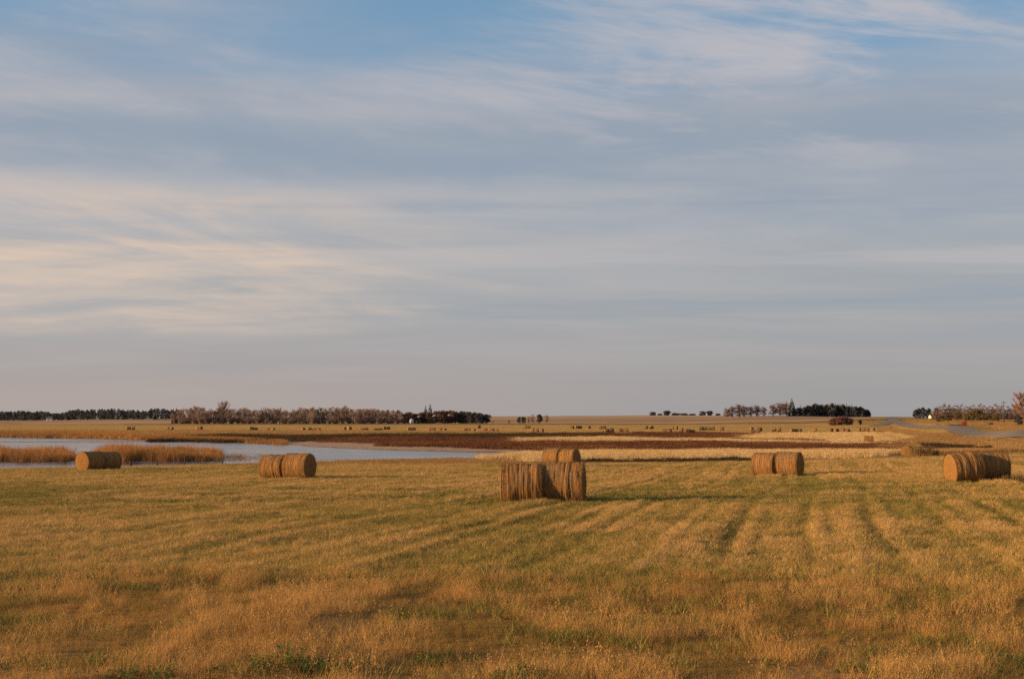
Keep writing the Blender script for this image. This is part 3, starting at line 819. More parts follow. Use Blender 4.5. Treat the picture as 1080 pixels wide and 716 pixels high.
# far bales: a simple ridged round bale, one mesh each
def far_bale_mesh(seed):
    rs = np.random.default_rng(seed); mb = MB(); na = 20; nl = 8
    for i in range(nl):
        t = i / (nl - 1) - .5
        for k in range(na):
            th = 2 * math.pi * k / na; r = .8 * (1 - .07 * (abs(t) * 2) ** 5 + rs.normal(0, .018))
            mb.v.append((t * 1.6, r * math.cos(th), max(r * math.sin(th), -.72) + .72))
    for i in range(nl - 1):
        for k in range(na):
            a0 = i * na + k; b0 = i * na + (k + 1) % na
            mb.f.append((a0, a0 + na, b0 + na, b0))
    mb.v.append((-.84, 0, .74)); mb.v.append((.84, 0, .74))
    for k in range(na):
        mb.f.append((k, (k + 1) % na, len(mb.v) - 2)); mb.f.append(((nl - 1) * na + (k + 1) % na, (nl - 1) * na + k, len(mb.v) - 1))
    return mb.mesh('far_hay_bale', M['far_bale'], True)
fproto = []
for k in range(3):
    o = link('hay_bale', far_bale_mesh(60 + k)); tag(o, 'x', 'hay bale'); fproto.append(o)
GF = 'small hay bales scattered over the far field'
# (column, row of the foot, number in line, where it is)
FAR = [
    (139, 453.2, 2, 'far bale pair nearest the left of the far field'),
    (180, 453.2, 2, 'far bale pair below the left end of the grey poplars'),
    (210.5, 453.0, 2, 'far bale pair below the bare trees left of the tallest poplar'),
    (268, 454.0, 2, 'dark far bale pair below the middle of the poplar belt'),
    (286, 454.8, 2, 'far bale pair right above the bales before the pond'),
    (318.5, 454.8, 2, 'far pair left of a single bale under the poplars'),
    (327, 454.2, 1, 'single far bale between two close pairs under the poplars'),
    (334, 454.8, 2, 'far bale pair right of the single bale under the poplars'),
    (364, 453.4, 1, 'thin single far bale left of a dark one under the poplar belt end'),
    (369, 453.2, 1, 'dark single far bale under the right part of the poplar belt'),
    (384, 455.3, 2, 'far bale pair under the right end of the poplar belt'),
    (399, 455.3, 2, 'dark far bale pair left of the grain bin'),
    (408, 452.8, 2, 'faint far pair close to trees left of the bin'),
    (434, 454.8, 2, 'pale far bale pair straight below the grain bin'),
    (455, 454.6, 2, 'far bale pair below the two tall spruces'),
    (467, 454.8, 2, 'far bale pair right of the pair below the spruces'),
    (491, 455.4, 1, 'brightly lit far bale at the left of a close row of three'),
    (497.5, 455.3, 2, 'far bale pair in the close row under the brown tree clump'),
    (505, 451.6, 1, 'tiny far bale near the right foot of the brown tree clump'),
    (512, 455.4, 1, 'single far bale right of the row under the brown tree clump'),
    (521, 456.2, 2, 'far bale pair under the right end of the brown tree clump'),
    (556, 451.6, 2, 'faint far bale pair below the small isolated tree group'),
    (566, 455.6, 3, 'long pale row of three below the small isolated trees'),
    (603.5, 452.2, 1, 'faint far bale right above the pair behind the front bales'),
    (610, 452.0, 2, 'dark far pair right above the bales behind the front'),
    (621, 452.0, 1, 'faint far bale just right of a dark back row pair, left of middle'),
    (635, 452.4, 2, 'back row pair above a paler one near the middle'),
    (642, 456.0, 2, 'pale far pair before a dark one near the middle'),
    (657.5, 455.8, 2, 'darkest large pair on the far field near the middle'),
    (681, 452.2, 1, 'left one of two small far bales in the back row'),
    (687, 452.2, 1, 'right one of two small far bales in the back row'),
    (703, 456.4, 2, 'front row far bale pair with lit left end, right of middle'),
    (711, 452.8, 2, 'back row far bale pair right above a front row pair'),
    (718, 454.8, 1, 'small far bale between the back and front rows, right of middle'),
    (727.5, 457.0, 2, 'greenish grey far bale pair nearest the marsh, right of middle'),
    (745, 453.6, 4, 'long reddish row of four bales below the left shrubs'),
    (761, 454.0, 1, 'single dark far bale right of the long row of four'),
    (792, 453.6, 1, 'leftmost upper bale of the loose cluster below the reddish trees'),
    (796, 457.2, 2, 'lower bale pair of the loose cluster below the reddish trees'),
    (800.5, 454.8, 1, 'rightmost bale of the loose cluster below the reddish trees'),
    (816, 454.8, 1, 'pale far bale left of a dark one below the tall evergreen'),
    (821, 455.0, 1, 'dark far bale below the tall evergreen'),
    (837, 455.8, 2, 'far bale pair below the left of the dark evergreen row'),
    (843, 455.6, 1, 'single far bale close right of a pair below the evergreen row'),
    (859, 455.2, 1, 'lone far bale left of the red bush'),
    (876, 455.4, 1, 'far bale straight below the red bush'),
    (881.5, 456.4, 1, 'lit far bale below the red bush, next to a low dark pair'),
    (890.5, 456.4, 2, 'low dark pair below the right side of the red bush'),
    (907.5, 454.6, 2, 'far bale pair on the slope left of the side road'),
    (917, 455.0, 2, 'rightmost far bale pair, closest to the road'),
]
def far_distance(row): return float(np.interp(row, [451.5, 453, 455, 457.5], [640, 560, 480, 420]))
ORD = {2: ['left half of the ', 'right half of the '], 3: ['left bale of the ', 'middle bale of the ', 'right bale of the '],
       4: ['first of the ', 'second of the ', 'third of the ', 'last of the ']}
for i, (px, row, n, lab) in enumerate(FAR):
    d = rowdist(px, row) if row < 452.3 or row > 452.3 else 500
    d = min(max(d, 400), 720)
    rz = random.uniform(-.8, .5); p = spot(px, d)
    for k in range(n):
        off = (k - (n - 1) / 2) * random.uniform(1.5, 1.75)
        x_, y_ = p.x + off * math.cos(rz), p.y + off * math.sin(rz)
        place(fproto[(i + k) % 3], (x_, y_, gz(x_, y_) - .03), rz + random.uniform(-.12, .12) + (0 if random.random() < .75 or n > 1 else 1.2), random.uniform(.82, 1.0),
              (ORD[n][k] + lab) if n > 1 else lab, GF)

# ------------------------------------------------------------------ trees
def rnd_dir(rs, up=.3):
    v = Vector((rs.normal(), rs.normal(), rs.normal() * .7 + up)); return v.normalized()

def make_bare_tree(name, label, cat, seed, h=12.0, w=2.3, tm='bark', cm='twigs', upright=1.0, ntw=1500, tw=.075):
    rs = np.random.default_rng(seed)
    root = empty(name, label, cat)
    tr = MB(); cr = MB()
    pts = []; p = Vector((0, 0, -.2)); n = 7
    for i in range(n):
        pts.append(p.copy()); p = p + Vector((rs.normal(0, .12), rs.normal(0, .12), h * .93 / (n - 1)))
    tr.tube(pts, [.26 * (1 - .88 * i / (n - 1)) * h / 12 for i in range(n)], 6)
    limbs = []
    for k in range(30):
        t = rs.uniform(.05, .95); b = pts[0].lerp(pts[-1], t); az = rs.uniform(0, 6.28)
        ln = w * rs.uniform(.55, 1.25) * (1.15 - .55 * t) * (.8 + .6 * (1 - abs(2 * t - 1)))
        e_ = b + Vector((math.cos(az) * ln * .75, math.sin(az) * ln * .75, ln * rs.uniform(.45, 1.0) * upright))
        if e_.z > h * 1.02: e_.z = h * rs.uniform(.9, 1.03)
        m_ = b.lerp(e_, .5) + Vector((rs.normal(0, .12), rs.normal(0, .12), -.1 * ln))
        tr.tube([b, m_, e_], [.075 * h / 12, .05 * h / 12, .02], 4, False); limbs.append((b, m_, e_))
    for k in range(ntw):
        b, m_, e_ = limbs[rs.integers(len(limbs))]; t = rs.uniform(.2, 1.0)
        s = b.lerp(m_, t * 2) if t < .5 else m_.lerp(e_, t * 2 - 1)
        d = (rnd_dir(rs, .5 * upright) + (e_ - b).normalized() * .5).normalized(); ln = rs.uniform(.5, 1.5) * h / 12
        sd_ = d.cross(Vector((rs.normal(), rs.normal(), rs.normal()))).normalized() * tw * h / 12
        cr.tri(s - sd_, s + sd_, s + d * ln)
    tr.build('trunk', M[tm], root); cr.build('crown', M[cm], root)
    return root

def make_leafy(name, label, cat, seed, h=10.0, w=3.6, tm='bark', cm='brownleaf', nl=3400, leaf=.30, low=.02, open_=.25):
    rs = np.random.default_rng(seed)
    root = empty(name, label, cat); tr = MB(); cr = MB()
    pts = [Vector((rs.normal(0, .05 * i), rs.normal(0, .05 * i), -.2 + h * .85 * i / 5)) for i in range(6)]
    tr.tube(pts, [.03 * h * (1 - .8 * i / 5) for i in range(6)], 6)
    lobes = []
    for k in range(30):
        t = rs.uniform(low + .04, .86); az = rs.uniform(0, 6.28)
        rr = w * .70 * math.sqrt(max(0.10, 1 - abs(2 * t - .8) ** 2.2)) * math.sqrt(rs.uniform(.05, 1.0))
        c_ = Vector((math.cos(az) * rr, math.sin(az) * rr, h * t)); lobes.append((c_, w * rs.uniform(.22, .42)))
        b = pts[0].lerp(pts[-1], max(.1, t - .3))
        tr.tube([b, b.lerp(c_, .6) + Vector((0, 0, .1)), c_], [.012 * h, .008 * h, .003 * h], 4, False)
    for k in range(nl):
        c_, r_ = lobes[rs.integers(len(lobes))]
        v = rnd_dir(rs, 0) * r_ * (rs.random() ** .45); v.z *= .85
        p = c_ + v
        if p.z < h * low * .5 or p.z > h * 1.02: continue
        n_ = rnd_dir(rs, .2); u = n_.orthogonal().normalized() * leaf * rs.uniform(.6, 1.3); q = n_.cross(u.normalized()) * leaf * rs.uniform(.35, .8)
        cr.quad(p - u, p - q, p + u, p + q)
    tr.build('trunk', M[tm], root); cr.build('crown', M[cm], root)
    return root

def make_spruce(name, label, cat, seed, h=13.0, w=2.4, cm='darkleaf'):
    rs = np.random.default_rng(seed)
    root = empty(name, label, cat); tr = MB(); cr = MB()
    tr.tube([(0, 0, -.2), (0, 0, h * .5), (0, 0, h * .97)], [.2, .12, .03], 6)
    lv = 24
    for i in range(lv):
        t = i / (lv - 1); z = h * (.06 + .92 * t); rad = w * (1 - t) ** .8 * rs.uniform(.8, 1.15) + .12
        nb = 11 if t < .8 else 6
        for k in range(nb):
            az = rs.uniform(0, 6.28); ln = rad * rs.uniform(.7, 1.1); d = Vector((math.cos(az), math.sin(az), 0)); sd_ = Vector((-d.y, d.x, 0))
            b = Vector((0, 0, z)); e_ = b + d * ln + Vector((0, 0, -.32 * ln)); wd = ln * .26
            cr.quad(b, b.lerp(e_, .55) + sd_ * wd, e_, b.lerp(e_, .55) - sd_ * wd)
            cr.quad(b.lerp(e_, .25), b.lerp(e_, .6) + Vector((0, 0, .14)), e_, b.lerp(e_, .6) - Vector((0, 0, .38 + .1 * ln)))
    tr.build('trunk', M['bark'], root); cr.build('crown', M[cm], root)
    return root

def stand(px, d): 
    p = spot(px, d); return (p.x, p.y, p.z)

# grey poplar belt
PG = 'bare grey poplars in the long shelterbelt beyond the pond'
PL = 'bare grey brown poplar in the long shelterbelt beyond the pond'
pop = [make_bare_tree('bare_poplar', PL, 'tree', 100 + k, 12.0, 2.9, upright=1.7, ntw=2300, tw=.05, cm='poplartwigs') for k in range(4)]
for k in range(120):
    px = 186 + (424 - 186) * (k + random.uniform(-.9, .9)) / 119
    d = 985 + random.uniform(-25, 55)
    hpx = np.interp(px, [186, 200, 225, 250, 300, 345, 362, 400, 424], [13, 15.5, 17, 16, 15.5, 16.8, 17.5, 14.5, 12.5])
    place(pop[k % 4], stand(px, d), random.uniform(0, 6.28), (hpx / F * d / 12 * random.uniform(1.1, 1.5), hpx / F * d / 12 * 1.2, hpx * random.uniform(.70, 1.07) / F * d / 12), PL, PG)
place(pop[0], stand(236, 990), .4, (1.5, 1.5, 23.5 / F * 990 / 12), 'tallest bare poplar rising above the left part of the shelterbelt', PG)
place(pop[2], stand(209, 992), 1.4, (1.2, 1.2, 18.5 / F * 990 / 12), 'wide bare poplar left of the tallest one in the shelterbelt', PG)
place(pop[1], stand(364, 992), 2.0, (1.2, 1.2, 18.8 / F * 990 / 12), 'taller bare poplar near the right end of the shelterbelt', PG)
# understorey of the belt
US = make_leafy('low_shrub', 'low reddish shrub at the foot of the poplar shelterbelt', 'shrub', 130, 3.0, 2.6, cm='redtwigs', nl=900, leaf=.16, low=.02)
for k in range(52):
    px = 190 + 236 * (k + random.uniform(-.5, .5)) / 51; d = 972 + random.uniform(-8, 10)
    place(US, stand(px, d), random.uniform(0, 6.28), (random.uniform(.9, 1.6), random.uniform(.9, 1.4), random.uniform(.7, 1.7)),
          'low reddish shrub at the foot of the poplar shelterbelt', 'shrubs along the foot of the shelterbelt')
# dark conifers poking up at the left end of the belt
SP = [make_spruce('spruce', 'x', 'tree', 140 + k) for k in range(2)]
for px, top, lab in ((183.5, 430, 'narrow dark conifer, left of two at the left end of the poplars'), (186.5, 429, 'narrow dark conifer, right of two at the left end of the poplars'),
                     (194, 429.5, 'dark conifer top between the left end and the wide bare poplar'), (201, 429.2, 'dark conifer top just left of the wide bare poplar'),
                     (215.5, 428.8, 'dark conifer top between the wide poplar and the tallest one'), (449, 427, 'shorter left one of two tall spruces above the brown clump'),
                     (453.8, 425.3, 'taller right one of two tall spruces above the brown clump')):
    d = 1040; b = stand(px, d); zt = CAM_Z + (EYE_ROW - top) / F * d
    place(SP[int(px) % 2], b, px, (1.5 if px > 400 else .9, 1.5 if px > 400 else .9, (zt - b[2]) / 13), lab, 'dark conifers in the tree belts')
# dark line behind the right end of the belt, and the brown clump
LB = [make_leafy('bushy_tree', 'x', 'tree', 150 + k, 9.5, 3.8, cm='brownleaf') for k in range(3)]
LD = [make_leafy('dark_tree', 'x', 'tree', 160 + k, 9.5, 3.8, cm='darkleaf') for k in range(2)]
for k in range(9):
    px = 378 + 42 * k / 8; d = 1060
    place(LD[k % 2], stand(px, d), k * 1.7, (.8, .8, np.interp(px, [378, 395, 420], [14.6, 15.4, 14.8]) / F * d / 9.5), 'dark tree showing above the right end of the poplars', 'dark trees behind the shelterbelt')
for k in range(13):
    px = 427 + 66 * (k + random.uniform(-.25, .25)) / 12; d = 1000 + random.uniform(-6, 30)
    place(LB[k % 3], stand(px, d), k * 2.1, (1.35, 1.35, np.interp(px, [427, 445, 470, 493], [12.2, 13, 14.4, 14]) * random.uniform(.88, 1.05) / F * d / 9.5),
          'rounded dark red brown tree in the clump around the spruces', 'brown trees in the clump right of the poplars')
for k in range(7):
    px = 487 + 26 * (k + random.uniform(-.2, .2)) / 6; d = 985 + random.uniform(0, 25)
    place(LD[k % 2], stand(px, d), k * 1.3, (1.1, 1.1, np.interp(px, [487, 500, 513], [13.5, 13, 10.5]) / F * d / 9.5), 'dark blue green tree at the right end of the brown clump', 'dark trees at the right end of the clump')
# isolated group
BT = [make_bare_tree('bare_tree', 'x', 'tree', 170 + k, 8.0, 3.0, cm='redtwigs', upright=.8, ntw=1100, tw=.08) for k in range(3)]
for k, (px, hp, kind, lab) in enumerate(((547.5, 7, 'd', 'low dark tree at the left of the small isolated group'), (552.5, 7.5, 'd', 'second low dark tree in the small isolated group'),
        (558, 7, 'b', 'thin bare tree in the middle of the small isolated group'), (562, 9.5, 'b', 'slender bare tree left of the round one in the isolated group'),
        (569, 10, 'd', 'largest round dark tree in the small isolated group'), (576.5, 8.5, 'b', 'thin bare tree at the right of the small isolated group'),
        (537, 3.0, 'd', 'small dark bush alone left of the isolated group'), (520, 3.5, 'b', 'small bare bush right beside the brown clump'))):
    d = 1050
    if kind == 'd': place(LD[k % 2], stand(px, d), k, (hp / 12.5, hp / 12.5, hp / F * d / 9.5), lab, 'trees of the small isolated group')
    else: place(BT[k % 3], stand(px, d), k, hp / F * d / 8, lab, 'trees of the small isolated group')
# shrubs on the far rise
LS = [make_leafy('dark_shrub', 'x', 'shrub', 240 + k, 4.0, 3.4, cm='darkleaf', nl=2200, leaf=.3, low=.0) for k in range(2)]
for k, (px, wpx, hp, lab) in enumerate(((688.5, 7, 3.4, 'left round shrub on the skyline of the far rise'), (703, 8, 4.4, 'larger round shrub on the skyline of the far rise'), (696, 6, 1.6, 'low hedge bit between two skyline shrubs'),
        (712, 9, 2.2, 'low hedge right of the larger skyline shrub'), (721, 9, 1.9, 'low hedge in the middle of the skyline row'), (730, 8, 1.5, 'low hedge at the right end of the skyline row'),
        (741, 7, 4.2, 'left half of a broad dark shrub on the skyline'), (748, 7, 4.4, 'right half of a broad dark shrub on the skyline'), (757, 6, 2.0, 'small shrub left of the reddish trees on the skyline'))):
    d = 2380; s_ = wpx / F * d / 5.6
    place(LS[k % 2], stand(px, d), k * 1.1, (s_, s_, hp / F * d / 4.0 * 1.1), lab, 'shrubs along the skyline of the far rise')
# farm shelterbelt on the rise
d = 1420
RB = [make_leafy('twiggy_tree', 'x', 'tree', 180 + k, 10.0, 4.2, cm='redtwigs', nl=2100, leaf=.22, low=.10) for k in range(3)]
for k, (px, top, wf, lab) in enumerate(((765.5, 429.0, .8, 'small bare tree at the left end of the hilltop trees'), (772, 427, 1.0, 'reddish bare tree second from the left on the hilltop'), (779.5, 425.2, 1.2, 'wide reddish bare tree on the hilltop, left group'),
        (784.5, 426, .9, 'narrow bare tree at the right of the left hilltop group'), (791.5, 427, 1.0, 'reddish bare tree left one of the middle hilltop pair'), (798, 426.4, 1.0, 'reddish bare tree right one of the middle hilltop pair'), (805, 427.6, .9, 'low bare tree before the red group'),
        (815, 425, 1.1, 'left reddish tree right of the hilltop gap'), (822, 423.6, 1.2, 'middle reddish tree beside the tall evergreen'), (829, 422.6, 1.2, 'right reddish tree touching the tall evergreen'))):
    b = stand(px, d); zt = CAM_Z + (EYE_ROW - top) / F * d
    place(RB[k % 3], b, k * 1.9, (wf * 1.5, wf * 1.4, (zt - b[2]) / 10), lab, 'reddish bare trees on the hilltop')
b = stand(835, 1430); zt = CAM_Z + (EYE_ROW - 419.5) / F * 1430
place(SP[0], b, .3, (2.7, 2.7, (zt - b[2]) / 13), 'tallest dark evergreen on the hilltop beside the reddish trees', 'evergreens on the hilltop')
for k in range(40):
    px = 838 + 78 * (k + random.uniform(-.4, .4)) / 39; d = 1425 + random.uniform(0, 40)
    top = np.interp(px, [839, 850, 862, 880, 888, 900, 912, 917], [428.5, 426, 424.2, 424.4, 425, 426.6, 428.6, 432]) + random.uniform(-.9, 2.4)
    b = stand(px, d); zt = CAM_Z + (EYE_ROW - top) / F * d
    src = SP[k % 2] if k % 3 == 0 else LD[k % 2]
    if src in SP: place(src, b, k * 1.1, (1.3, 1.3, (zt - b[2]) / 13), 'dark evergreen in the dense hilltop row left of the road', 'evergreens on the hilltop')
    else: place(src, b, k * 1.1, (1.2, 1.2, (zt - b[2]) / 9.6), 'dark rounded tree in the dense hilltop row left of the road', 'evergreens on the hilltop')
# red bush and small ones by the side road
RS = make_leafy('red_bush', 'broad red brown bush on the slope below the evergreens', 'bush', 190, 4.4, 2.6, cm='redleaf', nl=5200, leaf=.17, low=.01)
dq = rowdist(885, 448.3)
for px, s_, hz, lab in ((880, 1.4, .85, 'left lobe of the broad red brown bush below the evergreens'), (887, 1.9, 1.0, 'main dome of the broad red brown bush below the evergreens'), (894, 1.3, .75, 'right lobe of the broad red brown bush below the evergreens'), (906.5, .45, .55, 'small red bush right of the broad one')):
    place(RS, stand(px, dq), px, (s_ * dq / 640, s_ * dq / 640, hz * dq / 640), lab, 'red bushes on the slope')
# right side beyond the road
LO = [make_leafy('olive_shrub', 'x', 'shrub', 200 + k, 5.0, 3.2, cm='olive', nl=2200, leaf=.2, low=.02) for k in range(2)]
d = 930
for k, (px, top, lab) in enumerate(((965, 431, 'dark tree at the left end of the farm trees right of the road'), (969, 429, 'second dark tree from the road in the farm trees'), (973.5, 428.4, 'third dark tree from the road, left of the white house'), (978.5, 429.2, 'dark tree right behind the white house'), (987, 428.8, 'dark tree right of the white house'))):
    b = stand(px, d + 25); zt = CAM_Z + (EYE_ROW - top) / F * (d + 25)
    place(LD[k % 2] if k != 4 else LB[0], b, k * 1.3, (.62, .62, (zt - b[2]) / 9.6), lab, 'dark farm trees right of the road')
RT = make_leafy('twiggy_tree', 'x', 'tree', 187, 8.0, 3.2, cm='redtwigs', nl=1700, leaf=.15, low=.02)
for k in range(30):
    px = 986 + 88 * (k + random.uniform(-.4, .4)) / 29; d2 = 760 + random.uniform(0, 60)
    top = np.interp(px, [986, 996, 1008, 1020, 1030, 1045, 1060, 1074], [428, 426, 424.8, 427, 425.5, 426.5, 426.5, 426]) + random.uniform(-.6, 1.5)
    b = stand(px, d2); zt = CAM_Z + (EYE_ROW - top) / F * d2
    place(BT[k % 3] if k % 2 else RT, b, k * 2.3, (1.25, 1.25, (zt - b[2]) / 8 * (1 if k % 2 else .8)), 'bare brown tree in the row behind the olive shrubs by the road', 'bare trees behind the road')
for k, (px, top, w_, lab) in enumerate(((991, 437, .8, 'low olive shrub left of the others by the road'), (1000, 435.5, .9, 'olive shrub second from the left by the road'), (1010, 434.5, 1.1, 'olive green shrub in the middle left of the roadside row'),
        (1020, 432.5, 1.2, 'tall olive shrub in the middle of the roadside row'), (1030, 430.8, 1.3, 'tallest olive shrub in the roadside row'), (1039, 433, 1.1, 'olive shrub right of the tallest in the roadside row'), (1049, 435.5, .9, 'low brownish shrub at the right of the roadside row'))):
    d2 = 610 + 12 * (k % 3); b = stand(px, d2); zt = CAM_Z + (EYE_ROW - top) / F * d2
    place(LO[k % 2], b, k * 1.2, (w_, w_, (zt - b[2]) / 5), lab, 'olive shrubs along the road')
NT_ = make_bare_tree('edge_tree', 'large bare reddish tree at the right edge with rusty twigs', 'tree', 220, 11.0, 3.6, cm='tantwigs', upright=1.1, ntw=5200, tw=.045)
b = stand(1077, 400); place(NT_, b, .6, (CAM_Z + (EYE_ROW - 414) / F * 400 - b[2]) / 11)
b = stand(1089, 395); place(NT_, b, 2.6, (CAM_Z + (EYE_ROW - 418) / F * 395 - b[2]) / 11, 'bare reddish tree cut by the right edge behind the large one')
place(LD[0], stand(1073, 395), 2.0, (.42, .42, 13 / F * 395 / 9.6), 'dark round bush at the foot of the tree at the right edge')
BR = make_leafy('red_shrub', 'small bright orange red shrub on the road verge', 'shrub', 230, 1.3, .95, cm='brightred', nl=900, leaf=.08, low=.02)
dr = 405; p = spot(1016, dr); place(BR, (p.x, p.y, p.z + .0), 0, (1.35, 1.0, 1.15))
place(LO[0], stand(1044, 385), 1.0, (.3, .3, .22), 'low brown bush on the verge right of the red shrub')

# far left wood: a dense mass, nobody could count it
fw = MB(); rs = np.random.default_rng(77)
for k in range(420):
    px = rs.uniform(-110, 190); d = rs.uniform(1780, 1980)
    x_ = (px - 540) / F * d; zb = gz(x_, d)
    top = np.interp(px, [-110, 0, 30, 60, 85, 110, 140, 170, 190], [433, 433.6, 433.9, 434.6, 432.6, 432, 431.8, 432, 432.5]) + rs.uniform(-.6, 2.0) + 4.0 * (float(vnoise(np.array([px / 6.0]), np.array([.5]), 99)[0]) - .5)
    h = CAM_Z + (EYE_ROW - top) / F * d - zb; w = rs.uniform(3.2, 5.5)
    con = rs.random() < .12
    for q in range(120):
        t = rs.random() ** .8; az = rs.uniform(0, 6.28)
        rr = w * ((1 - t) if con else math.sqrt(max(.06, 1 - (2 * t - .95) ** 2))) * rs.random() ** .5 * .8
        p = Vector((x_ + math.cos(az) * rr, d + math.sin(az) * rr, zb + h * (.04 + .95 * t)))
        n_ = rnd_dir(rs, 0); u = n_.orthogonal().normalized() * rs.uniform(.5, 1.0); q_ = n_.cross(u.normalized()) * rs.uniform(.4, .8)
        fw.quad(p - u, p - q_, p + u, p + q_)
o = fw.build('distant_wood', M['woodmass'])
tag(o, 'dark distant wood along the left horizon', 'wood', None, 'stuff')
for px, top, lab in ((73, 431.3, 'lone dark conifer tip above the distant left wood'), (124.5, 430.6, 'left of two dark conifer tips above the distant wood'), (131, 430.4, 'right of two dark conifer tips above the distant wood'), (164.5, 430.6, 'dark conifer tip above the right part of the distant wood')):
    d = 1850; b = stand(px, d); zt = CAM_Z + (EYE_ROW - top) / F * d
    place(SP[1], b, px, (1.15, 1.15, (zt - b[2]) / 13), lab, 'conifers rising above the distant wood')

# ------------------------------------------------------------------ farm buildings
def grain_bin():
    root = empty('grain_bin', 'small pale metal grain bin before the brown trees', 'grain bin')
    mb = MB(); n = 28; rows = 13; r = 1.55; h = 2.9
    for i in range(rows):
        rr = r + (.03 if i % 2 else 0)
        for k in range(n):
            t = 2 * math.pi * k / n; mb.v.append((rr * math.cos(t), rr * math.sin(t), h * i / (rows - 1)))
    for i in range(rows - 1):
        for k in range(n):
            a0 = i * n + k; b0 = i * n + (k + 1) % n; mb.f.append((a0, b0, b0 + n, a0 + n))
    mb.build('wall', M['steel'], root)
    rf = MB(); rf.tube([(0, 0, h - .04), (0, 0, h + .08), (0, 0, h + .8), (0, 0, h + .95)], [r + .12, r + .1, .3, .26], n); rf.build('roof', M['steel'], root)
    dr_ = MB(); dr_.box(-.35, .35, -r - .08, -r - .02, .1, 1.7); dr_.build('door', M['shingle'], root)
    return root
p = spot(434.3, 975); gb = grain_bin(); gb.location = p
def house(label, w, dp, h, name='farmhouse'):
    root = empty(name, label, 'house')
    wl = MB(); wl.box(-w / 2, w / 2, -dp / 2, dp / 2, -.3, h)
    for sx in (-1, 1): wl.tri((sx * w / 2, -dp / 2, h), (sx * w / 2, dp / 2, h), (sx * w / 2, 0, h + dp * .42))
    wl.build('wall', M['white'], root)
    rf = MB(); e_ = .35; t = dp * .42
    for s_ in (-1, 1):
        rf.quad((-w / 2 - e_, s_ * (dp / 2 + e_), h - .27), (w / 2 + e_, s_ * (dp / 2 + e_), h - .27), (w / 2 + e_, 0, h + t + .06), (-w / 2 - e_, 0, h + t + .06))
        rf.quad((-w / 2 - e_, s_ * (dp / 2 + e_), h - .15), (w / 2 + e_, s_ * (dp / 2 + e_), h - .15), (w / 2 + e_, 0, h + t + .18), (-w / 2 - e_, 0, h + t + .18))
    roof = rf.build('roof', M['shingle'], root)
    ch = MB(); ch.box(w * .2, w * .2 + .6, .3, .9, h + t * .5, h + t + .8); ch.build('chimney', M['stone'], roof)
    for k, x_ in enumerate((-w * .3, w * .28)):
        wn = MB(); wn.box(x_ - .5, x_ + .5, -dp / 2 - .05, -dp / 2 - .01, 1.0, 2.1); wf = wn.build('window', M['white'], root)
        pn = MB(); pn.box(x_ - .42, x_ + .42, -dp / 2 - .07, -dp / 2 - .052, 1.08, 2.02); pn.build('pane', M['glass'], wf)
    dm = MB(); dm.box(-.5, .45, -dp / 2 - .06, -dp / 2 - .01, 0, 2.05); dm.build('door', M['shingle'], root)
    return root
p = spot(982.5, 938); hs_ = house('small white farmhouse among the dark trees right of the road', 3.8, 3.6, 1.5); hs_.location = p; hs_.rotation_euler.z = .3
p = spot(53, 1740); h2 = house('tiny white house before the distant wood at far left', 7.0, 5.0, 2.3); h2.location = p
# ------------------------------------------------------------------ road
def ribbon(pts, wl, wr, zoff, per=6):
    P = [Vector((q.x, q.y, 0)) for q in pts]; out = []
    for i in range(len(P) - 1):
        p0 = P[max(i - 1, 0)]; p1 = P[i]; p2 = P[i + 1]; p3 = P[min(i + 2, len(P) - 1)]
        for k in range(per):
            t = k / per
            out.append(.5 * ((2 * p1) + (p2 - p0) * t + (2 * p0 - 5 * p1 + 4 * p2 - p3) * t * t + (3 * p1 - p0 - 3 * p2 + p3) * t ** 3))
    out.append(P[-1])
    mb = MB(); rows = []
    n = 7
    for i, q in enumerate(out):
        d = (out[min(i + 1, len(out) - 1)] - out[max(i - 1, 0)]).normalized(); s_ = Vector((d.y, -d.x, 0))
        a_ = q + s_ * wl; b_ = q + s_ * wr
        zs = [gz(a_.x + (b_.x - a_.x) * j / (n - 1), a_.y + (b_.y - a_.y) * j / (n - 1)) for j in range(n)]
        zc = max(zs) + zoff
        row = []
        for j in range(n):
            c_ = a_.lerp(b_, j / (n - 1)); row.append(len(mb.v)); mb.v.append((c_.x, c_.y, zs[j] + zoff))
        # shoulders run down to the ground
        rows.append(row)
    for i in range(len(rows) - 1):
        for j in range(n - 1):
            mb.f.append((rows[i][j], rows[i][j + 1], rows[i + 1][j + 1], rows[i + 1][j]))
    return mb
def rp(px, row, dmin=0):
    d = rowdist(px, row); return spot(px, d)
RD = [spot(2000, 96), spot(1500, 142), spot(1300, 170), spot(1180, 192), spot(1080, 216), spot(1045, 266), spot(1012, 334), spot(985, 430), spot(968, 520), spot(953, 650), spot(944.5, 800), spot(940, 930), spot(938.5, 1040), spot(938, 1150)]
tag(ribbon(RD, -3.4, 3.4, .16).build('road', M['asphalt'], None, True), 'grey paved road curving away over the rise at right', 'road', None, 'structure')
SR = [spot(942.5, 900), spot(938.5, 800), spot(933.5, 720), spot(928, 660), spot(922, 625)]
tag(ribbon(SR, -3.2, 3.2, .14).build('side_road', M['asphalt'], None, True), 'grey gravel side road dipping left off the main road', 'road', None, 'structure')

